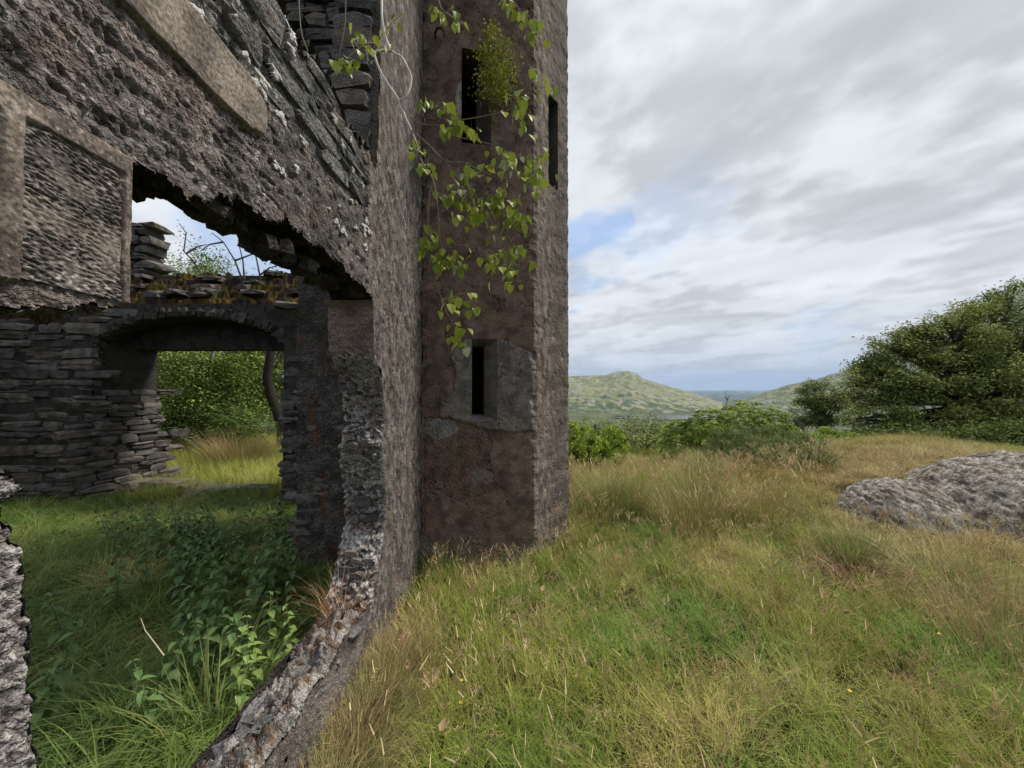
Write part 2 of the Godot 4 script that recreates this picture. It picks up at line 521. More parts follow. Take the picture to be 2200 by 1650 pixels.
func wall_look(d: float, y: float) -> Array:               # [relief, colour] of the outer face
	var p := Vector2(d, y)
	var f1 := n1.get_noise_2d(d * 90.0, y * 130.0)
	var f2 := n2.get_noise_2d(d * 420.0, y * 420.0)
	var f3 := n3.get_noise_2d(d * 30.0, y * 30.0)
	var streak := n3.get_noise_2d(d * 150.0, y * 92.0 + f1 * 3.0)
	var lay := n2.get_noise_2d(d * 75.0, y * 520.0)
	var h := f1 * 0.006 + f2 * 0.003
	var c := Color(0.30, 0.26, 0.245)
	var jag := f1 * 0.05 + f3 * 0.06
	var pier := smoothstep(2.06, 2.22, d + jag * 0.9)
	if pier > 0.5:
		# grey weathered render, streaked from above
		c = Color(0.225, 0.20, 0.186).lerp(Color(0.385, 0.355, 0.335), smoothstep(0.05, 0.5, streak + f2 * 0.3))
		c = c.lerp(Color(0.135, 0.12, 0.115), smoothstep(0.08, 0.4, -streak + f3 * 0.5))
		c = c.lerp(Color(0.33, 0.25, 0.20), smoothstep(0.15, 0.4, f3) * 0.5)
		h += streak * 0.008
		if f3 + f1 * 0.6 > 0.30: h -= 0.007
	elif y + jag > 2.55 + 0.02:
		# slate laid bare
		c = Color(0.21, 0.205, 0.203).lerp(Color(0.12, 0.115, 0.113), smoothstep(0.0, 0.4, lay))
		h += -0.016 + lay * 0.012
	elif y > 2.1:
		# purple grey pebbled coat
		c = Color(0.205, 0.183, 0.174).lerp(Color(0.37, 0.342, 0.325), smoothstep(0.0, 0.5, f2 + f1 * 0.4))
		c = c.lerp(Color(0.27, 0.20, 0.18), smoothstep(0.08, 0.4, f3) * 0.5)
		c = c.lerp(Color(0.16, 0.15, 0.145), smoothstep(0.15, 0.4, -f3 + f2 * 0.35) * 0.7)
		h += f2 * 0.004 + lay * 0.005
		if f1 + f3 * 0.5 < -0.34: h -= 0.006
		var crack := absf(n3.get_noise_2d(d * 16.0 + 3.0, y * 75.0 + f1 * 0.6))
		if crack < 0.022: c = c * 0.45; c.a = 1.0; h -= 0.008
		if n1.get_noise_2d(d * 45.0 + 17.0, y * 100.0) + f2 * 0.15 > 0.34: c = c.lerp(Color(0.17, 0.165, 0.162), 0.4); h += 0.003
	else:
		c = Color(0.27, 0.235, 0.215).lerp(Color(0.38, 0.34, 0.31), smoothstep(0.1, 0.5, f2 + f1 * 0.4))
		c = c.lerp(Color(0.14, 0.12, 0.11), smoothstep(0.1, 0.45, -f3))
		h += f2 * 0.004
	# grey crust of lichen low down and beside the breach
	var crust := 0.0
	if d < 0.72 and y < 1.6: crust = 1.0
	if crust > 0.0:
		var q := f2 + n1.get_noise_2d(d * 520.0, y * 700.0) * 0.8
		c = Color(0.33, 0.305, 0.30).lerp(Color(0.57, 0.55, 0.535), smoothstep(-0.1, 0.35, q))
		c = c.lerp(Color(0.14, 0.12, 0.115), smoothstep(0.15, 0.45, -q))
		c = c.lerp(Color(0.22, 0.10, 0.06), smoothstep(0.2, 0.35, f3 - absf(y - 1.2) * 2.5))
		h += q * 0.004
	# white lichen spots
	var l := n1.get_noise_2d(d * 150.0 + 70.0, y * 330.0)
	if y > 1.9 and l + f2 * 0.25 > 0.47: c = c.lerp(Color(0.60, 0.60, 0.58), 0.8)
	return [h, c]

func wall_sheet(d0: float, d1: float, y0: float, y1: float, step: float) -> ArrayMesh:
	var nu := int((d1 - d0) / step) + 1
	var nv := int((y1 - y0) / step) + 1
	var v := PackedVector3Array()
	var c := PackedColorArray()
	var keep := PackedByteArray()
	for j in nv:
		var y := lerpf(y0, y1, j / float(nv - 1))
		for i in nu:
			var d := lerpf(d0, d1, i / float(nu - 1))
			var k := wall_look(d, y)
			v.append(Vector3(WX + k[0], y, -d))
			c.append(k[1])
			keep.append(0 if y > wall_top(d) or Geometry2D.is_point_in_polygon(Vector2(d, y), hole) else 1)
	return grid(nu, nv, v, c, keep)

func resample(p: PackedVector2Array, step: float, closed: bool) -> PackedVector2Array:
	var r := PackedVector2Array()
	var n := p.size()
	for k in (n if closed else n - 1):
		var a := p[k]
		var b := p[(k + 1) % n]
		var m := maxi(1, int(a.distance_to(b) / step))
		for t in m: r.append(a.lerp(b, t / float(m)))
	if not closed: r.append(p[-1])
	return r

const THICK := 0.25

func make_wall() -> Node3D:
	# the breach, in (distance ahead, height)
	var raw := PackedVector2Array([Vector2(0.42, 1.80), Vector2(0.5, 1.795)])
	raw.append_array(poly_wall([[0, 662], [40, 672], [80, 660], [150, 668], [205, 655], [228, 668], [262, 660], [266, 560], [271, 470], [271, 372], [262, 352], [300, 348], [330, 372], [350, 376], [372, 398], [385, 402], [400, 432], [415, 420], [432, 428], [452, 436], [470, 420], [490, 424], [498, 446], [504, 420], [520, 432], [548, 460], [560, 456], [572, 474], [596, 480], [615, 470], [628, 494], [645, 500], [662, 524], [690, 530], [708, 552], [735, 570], [752, 598], [775, 612], [800, 642], [801, 720], [803, 780], [818, 796], [820, 830], [829, 900], [818, 960], [827, 1050], [829, 1130], [814, 1200], [806, 1260], [798, 1292], [772, 1322], [740, 1365], [722, 1404]]))
	raw.append_array([Vector2(1.70, 0.36), Vector2(1.6, 0.40), Vector2(1.45, 0.36), Vector2(1.3, 0.39), Vector2(1.1, 0.36), Vector2(0.9, 0.38), Vector2(0.74, 0.42)])
	raw.append_array(poly_wall([[95, 1900], [88, 1720], [84, 1640], [66, 1560], [68, 1490], [56, 1440], [64, 1400], [70, 1335], [56, 1322], [54, 1240], [46, 1215], [47, 1172], [28, 1165], [24, 1130], [2, 1120], [2, 1084], [30, 1062], [52, 1046], [18, 1020], [-10, 1012]]))
	raw.append_array([Vector2(0.55, 1.49), Vector2(0.42, 1.50)])
	hole = PackedVector2Array()
	var fine := resample(raw, 0.008, true)
	for k in fine.size():
		var q := fine[k]
		var j := 0.006 if q.x < 0.8 else 0.014
		q += Vector2(n2.get_noise_2d(q.x * 900.0, q.y * 900.0), n2.get_noise_2d(q.x * 900.0 + 50.0, q.y * 900.0 + 90.0)) * j
		hole.append(q)
	var root := base("ruined_wall", "roofless grey rendered wall with a broken window opening on the left", "ruined wall")
	mesh("outer_render", wall_sheet(0.42, 1.30, 0.9, 3.1, 0.006), M.wall, root)
	mesh("outer_render", wall_sheet(1.30, 3.64, -0.1, 3.1, 0.009), M.wall, root)
	mesh("outer_render", wall_sheet(0.42, 1.30, -0.1, 0.9, 0.012), M.wall, root)
	mesh("outer_render", wall_sheet(2.2, 3.64, 3.1, 7.0, 0.018), M.wall, root)
	mesh("outer_render", wall_sheet(-2.2, 0.42, -0.1, 3.1, 0.03), M.wall, root)
	# the inner face
	var nu := 150
	var nv := 110
	var v := PackedVector3Array()
	var c := PackedColorArray()
	var keep := PackedByteArray()
	for j in nv:
		for i in nu:
			var d := lerpf(-2.2, 3.4, i / float(nu - 1))
			var y := lerpf(-0.1, 7.0, j / float(nv - 1))
			v.append(Vector3(WX - THICK + n1.get_noise_2d(d * 90.0, y * 90.0) * 0.02, y, -d))
			c.append(Color(0.11, 0.10, 0.095))
			keep.append(0 if y > wall_top(d) or Geometry2D.is_point_in_polygon(Vector2(d, y), hole) else 1)
	mesh("inner_face", grid(nu, nv, v, c, keep), M.rubble, root)
	# the broken thickness round the breach
	v = PackedVector3Array()
	c = PackedColorArray()
	var rows := 22
	var nb := hole.size() + 1
	keep = PackedByteArray()
	for j in rows:
		var t := j / float(rows - 1)
		for k in nb:
			var q := hole[k % hole.size()]
			var a := hole[(k + hole.size() - 3) % hole.size()]
			var b := hole[(k + 3) % hole.size()]
			var dir := (b - a).normalized()
			var out := Vector2(dir.y, -dir.x)             # towards the stone or the void: both fine
			var n := n1.get_noise_3d(q.x * 150.0, q.y * 150.0, t * 60.0) * 0.05 + n2.get_noise_3d(q.x * 500.0, q.y * 500.0, t * 160.0) * 0.025
			n *= smoothstep(0.0, 0.25, t)
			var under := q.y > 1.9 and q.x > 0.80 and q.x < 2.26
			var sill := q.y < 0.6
			var z := q + out * n
			if under: z.y += 0.05 * t
			if sill: z.y += (0.02 - 0.10 * t * t + n1.get_noise_2d(q.x * 80.0, t * 30.0) * 0.03) * smoothstep(0.0, 0.15, t)
			keep.append(0 if q.x > 2.15 and q.y > 0.40 and q.y < 2.08 else 1)
			var h0: float = wall_look(q.x, q.y)[0]
			v.append(Vector3(WX + h0 * (1.0 - t) - THICK * t, z.y, -z.x))
			var col := Color(0.22, 0.20, 0.185).lerp(Color(0.46, 0.43, 0.41), smoothstep(0.0, 0.45, n2.get_noise_3d(q.x * 260.0, q.y * 260.0, t * 70.0)))
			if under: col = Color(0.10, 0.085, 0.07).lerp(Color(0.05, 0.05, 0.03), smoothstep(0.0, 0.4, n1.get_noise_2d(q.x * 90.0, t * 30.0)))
			if sill:
				var s := n2.get_noise_3d(q.x * 200.0, q.y * 60.0, t * 40.0)
				col = Color(0.35, 0.325, 0.305).lerp(Color(0.56, 0.535, 0.51), smoothstep(0.0, 0.25, s + n1.get_noise_2d(q.x * 40.0, t * 15.0)))
				col = col.lerp(Color(0.22, 0.125, 0.065), 0.85 * smoothstep(0.0, 0.25, -s + n1.get_noise_2d(q.x * 60.0, t * 20.0) * 0.5 + 0.6 * n2.get_noise_2d(q.x * 520.0, t * 190.0) - 0.10 + 0.3 * smoothstep(1.7, 2.1, q.x)))
			c.append(col)
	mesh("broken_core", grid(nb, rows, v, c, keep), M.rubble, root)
	# the broken top
	v = PackedVector3Array()
	c = PackedColorArray()
	var nt := 420
	for j in 10:
		var t := j / 9.0
		for k in nt:
			var d := lerpf(-2.2, 3.4, k / float(nt - 1))
			var y := wall_top(d) + n2.get_noise_2d(d * 200.0, t * 90.0) * 0.03 * smoothstep(0.0, 0.3, t)
			v.append(Vector3(WX - THICK * t, y, -d))
			var mo := n1.get_noise_2d(d * 70.0, t * 40.0)
			c.append(Color(0.20, 0.19, 0.18).lerp(Color(0.16, 0.11, 0.03), smoothstep(-0.05, 0.2, mo) * smoothstep(2.34, 2.25, d)))
	mesh("wall_top", grid(nt, 10, v, c), M.rubble, root)

	# bare slates in the upper wall
	rng.seed = 40
	var y := 2.60
	while y < 2.96:
		var h := rng.randf_range(0.025, 0.075)
		var d := 0.62 + rng.randf_range(-0.2, 0.0)
		while d < 2.26:
			var w := rng.randf_range(0.10, 0.34)
			var yy := y + h * 0.5 + n1.get_noise_1d(d * 50.0) * 0.02
			if d + w * 0.5 < 2.24 - (rng.randf() * 0.12) and yy + h * 0.5 < wall_top(d + w * 0.5) - 0.01 and rng.randf() < 0.86:
				stone(root, "slate", Vector3(WX - 0.048 + rng.randf_range(-0.008, 0.008), yy, -d - w * 0.5), Vector3(w * 1.03, h * 1.02, 0.10), Basis(Vector3(0, 0, -1), Vector3.UP, Vector3(1, 0, 0)), M.slates[rng.randi() % 4], true)
			d += w
		y += h
	# flaked lichens on the slates
	for k in 46:
		var d := rng.randf_range(0.95, 2.2)
		var yy := rng.randf_range(2.36, 2.9)
		var b := Bag.new()
		var rr := rng.randf_range(0.005, 0.018)
		var n := 16
		var long := rng.randf_range(0.8, 2.2)
		for q in n:
			var a0 := TAU * q / n
			var a1 := TAU * (q + 1) / n
			var r0 := rr * (1.0 + 0.35 * sin(a0 * 3.0 + k) + 0.2 * sin(a0 * 5.0 + k * 2.0))
			var r1 := rr * (1.0 + 0.35 * sin(a1 * 3.0 + k) + 0.2 * sin(a1 * 5.0 + k * 2.0))
			b.tri(Vector3(0.004, 0, 0), Vector3(0, sin(a0) * r0, cos(a0) * r0 * long), Vector3(0, sin(a1) * r1, cos(a1) * r1 * long), Color.WHITE)
			b.tri(Vector3(-0.02, sin(a0) * r0, cos(a0) * r0 * long), Vector3(0, sin(a1) * r1, cos(a1) * r1 * long), Vector3(0, sin(a0) * r0, cos(a0) * r0 * long), Color.WHITE)
		var o := mesh("lichen", bag(b, false), M.lichen, root)
		o.position = Vector3(WX + 0.013 + (0.0 if yy > 2.58 else -0.006), yy, -d)

	# the strip of smooth render left above the breach
	v = PackedVector3Array()
	c = PackedColorArray()
	keep = PackedByteArray()
	nu = 190
	nv = 60
	for j in nv:
		var s := j / float(nv - 1)
		for i in nu:
			var d := lerpf(0.42, 1.26, i / float(nu - 1))
			var yy := lerpf(2.37, 2.585, s)
			var e := absf(yy - 2.477) - 0.088 + n1.get_noise_2d(d * 60.0, yy * 60.0) * 0.006
			if d > 1.15: e = Vector2((d - 1.15), absf(yy - 2.477)).length() - 0.088 + n1.get_noise_2d(d * 90.0, yy * 90.0) * 0.02
			var edge := smoothstep(0.006, -0.010, e)
			v.append(Vector3(WX - 0.02 + 0.038 * edge + n1.get_noise_2d(d * 70.0, yy * 70.0) * 0.004, yy, -d))
			var k := n3.get_noise_2d(d * 40.0, yy * 120.0)
			c.append(Color(0.30, 0.255, 0.218).lerp(Color(0.20, 0.175, 0.157), smoothstep(0.0, 0.35, k)).lerp(Color(0.36, 0.31, 0.265), smoothstep(0.0, 0.4, -k)))
			keep.append(1 if e < 0.006 else 0)
	tag(mesh("render_strip", grid(nu, nv, v, c, keep), M.plaster, root), "smooth tan strip of render with a rounded end")

	# the moulded panel left of the breach
	v = PackedVector3Array()
	c = PackedColorArray()
	keep = PackedByteArray()
	nu = 150
	nv = 130
	var bars := [[0.40, 0.806, 2.046, 2.092], [0.781, 0.806, 1.775, 2.092], [0.40, 0.628, 1.772, 2.092]]
	for j in nv:
		for i in nu:
			var d := lerpf(0.44, 0.812, i / float(nu - 1))
			var yy := lerpf(1.772, 2.098, j / float(nv - 1))
			var wob := n1.get_noise_2d(d * 130.0, yy * 130.0) * 0.003
			var e := 9.0
			for q in bars: e = minf(e, maxf(maxf(q[0] - d, d - q[1]), maxf(q[2] - yy, yy - q[3])) + wob)
			var groove := 1.0 if d > 0.55 or absf(d - 0.575) > 0.0 else 0.0
			var h := 0.015 * smoothstep(0.001, -0.007, e)
			if d < 0.6 and yy < 2.046: h -= 0.006 * smoothstep(0.598, 0.590, d) * smoothstep(2.046, 2.038, yy) * groove
			v.append(Vector3(WX - 0.002 + h + n2.get_noise_2d(d * 300.0, yy * 300.0) * 0.0012, yy, -d))
			var k := n3.get_noise_2d(d * 70.0, yy * 90.0)
			var col := Color(0.225, 0.185, 0.16).lerp(Color(0.16, 0.137, 0.122), smoothstep(0.0, 0.4, k)).lerp(Color(0.33, 0.285, 0.25), smoothstep(0.05, 0.4, -k))
			if n2.get_noise_2d(d * 700.0, yy * 700.0) > 0.42: col = col.lerp(Color(0.58, 0.55, 0.51), 0.6)
			c.append(col)
			keep.append(1 if e < 0.003 else 0)
	tag(mesh("panel_border", grid(nu, nv, v, c, keep), M.plaster, root), "plain tan moulded border of the wall panel")
	v = PackedVector3Array()
	c = PackedColorArray()
	nu = 110
	nv = 150
	for j in nv:
		for i in nu:
			var d := lerpf(0.44, 0.786, i / float(nu - 1))
			var yy := lerpf(1.785, 2.05, j / float(nv - 1))
			var ridge := n2.get_noise_2d(d * 520.0, yy * 1500.0) + 0.35 * n1.get_noise_2d(d * 1500.0, yy * 2600.0)
			var low := smoothstep(1.90, 1.84, yy + n1.get_noise_2d(d * 60.0, 3.0) * 0.03)
			var mid := smoothstep(1.95, 1.88, yy) * (1.0 - low)
			var in_panel := 1.0 if d > 0.628 else 0.3
			v.append(Vector3(WX + 0.006 + ridge * (0.0052 + 0.009 * n1.get_noise_2d(d * 90.0, yy * 110.0)) * (0.3 + 0.7 * maxf(in_panel * (1.0 - mid), low)), yy, -d))
			var k := Color(0.175, 0.158, 0.147).lerp(Color(0.33, 0.30, 0.275), smoothstep(-0.1, 0.4, ridge))
			k = k.lerp(Color(0.34, 0.285, 0.245), mid * 0.7)
			k = k.lerp(Color(0.10, 0.09, 0.085), smoothstep(0.0, 0.4, -ridge) * 0.6)
			c.append(k.lerp(Color(0.62, 0.58, 0.56), smoothstep(0.3, 0.5, n1.get_noise_2d(d * 500.0, yy * 700.0) - 0.25 * (1.0 - low))))
	tag(mesh("panel_infill", grid(nu, nv, v, c), M.plaster, root), "rough ridged render inside the border")

	# rubble showing in the broken jamb, under the lintel and on the low remnant
	rng.seed = 52
	var jx := Vector3(1, 0, 0)
	var jamb := func(yy: float) -> float:                 # how far ahead the broken end of the pier stands
		var best := 2.3
		var gap := 9.0
		for q in hole:
			if q.x > 2.1 and absf(q.y - yy) < gap:
				gap = absf(q.y - yy)
				best = q.x
		return best
	v = PackedVector3Array()
	c = PackedColorArray()
	nu = 44
	nv = 270
	for j in nv:
		var yy := lerpf(0.34, 2.12, j / float(nv - 1))
		var dj := 0.0
		for q in 7: dj += float(jamb.call(yy + (q - 3) * 0.018)) / 7.0
		for i in nu:
			var x := lerpf(WX - THICK - 0.01, WX + 0.004, i / float(nu - 1))
			var f1 := n1.get_noise_2d(x * 160.0, yy * 210.0)
			var f2 := n2.get_noise_2d(x * 420.0, yy * 520.0)
			var lump := smoothstep(-0.05, 0.12, f1)
			var plastered := smoothstep(1.78, 1.86, yy + f1 * 0.06)
			v.append(Vector3(x, yy, -dj + (lump * 0.035 + f2 * 0.014 - 0.02) * (1.0 - plastered * 0.8) * smoothstep(0.0, 0.04, WX - x + 0.004)))
			var k := Color(0.68, 0.65, 0.62).lerp(Color(0.37, 0.35, 0.335), lump)
			k = k.lerp(Color(0.80, 0.775, 0.75), smoothstep(0.1, 0.4, f2) * 0.7)
			k = k.lerp(Color(0.12, 0.105, 0.10), smoothstep(0.15, 0.4, -f2 - f1 * 0.3))
			k = k.lerp(Color(0.24, 0.13, 0.09), smoothstep(0.15, 0.35, n3.get_noise_2d(x * 80.0, yy * 60.0)) * 0.6)
			c.append(k.lerp(Color(0.34, 0.26, 0.235), plastered))
	mesh("jamb_rubble", grid(nu, nv, v, c), M.plaster, root)
	for k in 34:
		var yy := rng.randf_range(0.42, 1.75)
		var s := Vector3(rng.randf_range(0.05, 0.14), rng.randf_range(0.025, 0.075), 0.07)
		stone(root, "core_stone", Vector3(rng.randf_range(WX - 0.20, WX - 0.05), yy, -float(jamb.call(yy)) - 0.02 + rng.randf_range(-0.01, 0.015)), s, Basis(Vector3.BACK, rng.randf_range(-0.25, 0.25)), M.stones[rng.randi() % 5], rng.randf() < 0.6)
	for k in 40:
		var d := rng.randf_range(0.9, 2.2)
		var t := rng.randf_range(0.2, 0.9)
		var s := Vector3(rng.randf_range(0.04, 0.10), rng.randf_range(0.03, 0.07), rng.randf_range(0.04, 0.10))
		stone(root, "hanging_stone", Vector3(WX - THICK * t, 2.135 + 0.05 * t - rng.randf() * 0.02 + (0.02 if d > 1.9 else 0.0), -d), s, Basis(Vector3.UP, rng.randf() * TAU) * Basis(Vector3.RIGHT, rng.randf_range(-0.4, 0.4)), M.dark_stone)
	for k in 16:
		var d := lerpf(1.1, 2.1, k / 15.0) + rng.randf_range(-0.04, 0.04)
		var s := Vector3(rng.randf_range(0.08, 0.17), rng.randf_range(0.03, 0.05), rng.randf_range(0.08, 0.18))
		stone(root, "sill_stone", Vector3(WX - rng.randf_range(0.05, 0.17), 0.350 + rng.randf_range(-0.015, 0.01), -d), s, Basis(Vector3.UP, rng.randf() * TAU) * Basis(Vector3.BACK, rng.randf_range(-0.15, 0.15)), M.slates[rng.randi() % 4])
	# quoins on the broken end of the tall pier
	for k in 13:
		var yy := 2.98 + k * 0.125
		var d := 2.235 + 0.10 * sqrt((yy - 2.95) / 2.0) + rng.randf_range(-0.015, 0.015)
		stone(root, "quoin", Vector3(WX - 0.16, yy, -d - 0.06), Vector3(0.24, 0.115, 0.16), Basis(jx, Vector3.UP, Vector3(0, 0, 1)), M.stones[rng.randi() % 5])
	return root

func bevel_box(b: Bag, lo: Vector3, hi: Vector3, e: float, col: Color) -> void:    # a block whose +x edges are chamfered
	var m := [Vector3(lo.x, lo.y, lo.z), Vector3(lo.x, hi.y, lo.z), Vector3(lo.x, hi.y, hi.z), Vector3(lo.x, lo.y, hi.z)]
	var s := [Vector3(hi.x - e, lo.y, lo.z), Vector3(hi.x - e, hi.y, lo.z), Vector3(hi.x - e, hi.y, hi.z), Vector3(hi.x - e, lo.y, hi.z)]
	var t := [Vector3(hi.x, lo.y + e, lo.z + e), Vector3(hi.x, hi.y - e, lo.z + e), Vector3(hi.x, hi.y - e, hi.z - e), Vector3(hi.x, lo.y + e, hi.z - e)]
	b.quad(t[0], t[1], t[2], t[3], col)
	for k in 4:
		var q := (k + 1) % 4
		b.quad(s[k], s[q], t[q], t[k], col)
		b.quad(m[k], m[q], s[q], s[k], col)
	b.quad(m[0], m[3], m[2], m[1], col)

# ------------------------------------------------------------------ the tower
const TA := Vector2(-0.81, -3.43)
const TB := Vector2(0.21, -3.60)
const TC := Vector2(0.608, -4.10)
const TD := Vector2(0.60, -5.05)
const TE := Vector2(0.10, -5.60)
const TF := Vector2(-0.95, -5.60)

# an upright rendered face from a to b with rectangular window holes [s0, s1, y0, y1]
func tower_face(root: Node3D, a: Vector2, b: Vector2, y0: float, y1: float, step: float, holes: Array, look: Callable) -> void:
	var e := (b - a).normalized()
	var w := (b - a).length()
	var nrm := Vector3(-e.y, 0, e.x)
	var nu := int(w / step) + 1
	var nv := int((y1 - y0) / step) + 1
	var us := PackedFloat32Array()
	var vs := PackedFloat32Array()
	for i in nu: us.append(w * i / float(nu - 1))
	for j in nv: vs.append(lerpf(y0, y1, j / float(nv - 1)))
	for q in holes:                                        # grid lines land on the openings' edges
		for k in 2:
			us[clampi(roundi(q[k] / w * (nu - 1)), 0, nu - 1)] = q[k]
			var jj := roundi((q[2 + k] - y0) / (y1 - y0) * (nv - 1))
			if jj >= 0 and jj < nv: vs[jj] = q[2 + k]
	var v := PackedVector3Array()
	var c := PackedColorArray()
	for j in nv:
		for i in nu:
			var s := us[i]
			var y := vs[j]
			var k: Array = look.call(s, y)
			var h: float = k[0] * smoothstep(0.0, 0.02, minf(s, w - s))
			var p := Vector3(a.x + e.x * s, y, a.y + e.y * s) + nrm * h
			for q in [[a, s], [b, w - s]]:                   # arrises worn and chipped
				if q[1] < 0.06:
					var chip := 0.006 + 0.020 * smoothstep(0.1, 0.5, n1.get_noise_2d(q[0].x * 70.0 + 5.0, y * 34.0)) + 0.012 * n2.get_noise_2d(q[0].x * 70.0, y * 150.0)
					p += Vector3(-0.15 - q[0].x, 0, -4.4 - q[0].y).normalized() * maxf(chip, 0.0) * smoothstep(0.06, 0.0, q[1])
			v.append(p)
			c.append(k[1])
	var idx := PackedInt32Array()
	for j in nv - 1:
		for i in nu - 1:
			var s := (us[i] + us[i + 1]) * 0.5
			var y := (vs[j] + vs[j + 1]) * 0.5
			var open := false
			for q in holes:
				if s > q[0] and s < q[1] and y > q[2] and y < q[3]: open = true
			if open: continue
			var p := j * nu + i
			idx.append_array([p, p + 1, p + nu, p + 1, p + nu + 1, p + nu])
	mesh("rendered_face", build(v, idx, c), M.tower, root)

# the splayed sides of an opening: front rectangle q, back rectangle r at depth
func reveal(root: Node3D, a: Vector2, b: Vector2, q: Array, r: Array, depth: float, tone: Color, called: String, label := "") -> void:
	var e := (b - a).normalized()
	var nrm := Vector3(-e.y, 0, e.x)
	var pt := func(s: float, y: float, dd: float) -> Vector3: return Vector3(a.x + e.x * s, y, a.y + e.y * s) - nrm * dd
	var f: Array[Vector3] = [pt.call(q[0], q[2], -0.003), pt.call(q[1], q[2], -0.003), pt.call(q[1], q[3], -0.003), pt.call(q[0], q[3], -0.003)]
	var g: Array[Vector3] = [pt.call(r[0], r[2], depth), pt.call(r[1], r[2], depth), pt.call(r[1], r[3], depth), pt.call(r[0], r[3], depth)]
	var g2: Array[Vector3] = [pt.call(r[0], r[2], depth + 0.3), pt.call(r[1], r[2], depth + 0.3), pt.call(r[1], r[3], depth + 0.3), pt.call(r[0], r[3], depth + 0.3)]
	var bg := Bag.new()
	for k in 4:
		var m := (k + 1) % 4
		# a few strips so that the edge is not perfectly straight
		var n := 8
		for t in n:
			var p0 := f[k].lerp(f[m], t / float(n))
			var p1 := f[k].lerp(f[m], (t + 1) / float(n))
			var q0 := g[k].lerp(g[m], t / float(n))
			var q1 := g[k].lerp(g[m], (t + 1) / float(n))
			var j0 := Vector3(0, 0, n2.get_noise_3dv(q0 * 90.0) * 0.012)
			var j1 := Vector3(0, 0, n2.get_noise_3dv(q1 * 90.0) * 0.012)
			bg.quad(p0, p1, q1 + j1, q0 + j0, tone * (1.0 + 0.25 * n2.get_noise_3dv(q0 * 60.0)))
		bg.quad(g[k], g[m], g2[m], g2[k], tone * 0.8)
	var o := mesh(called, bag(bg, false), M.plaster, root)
	if label: o.set_meta("label", label)

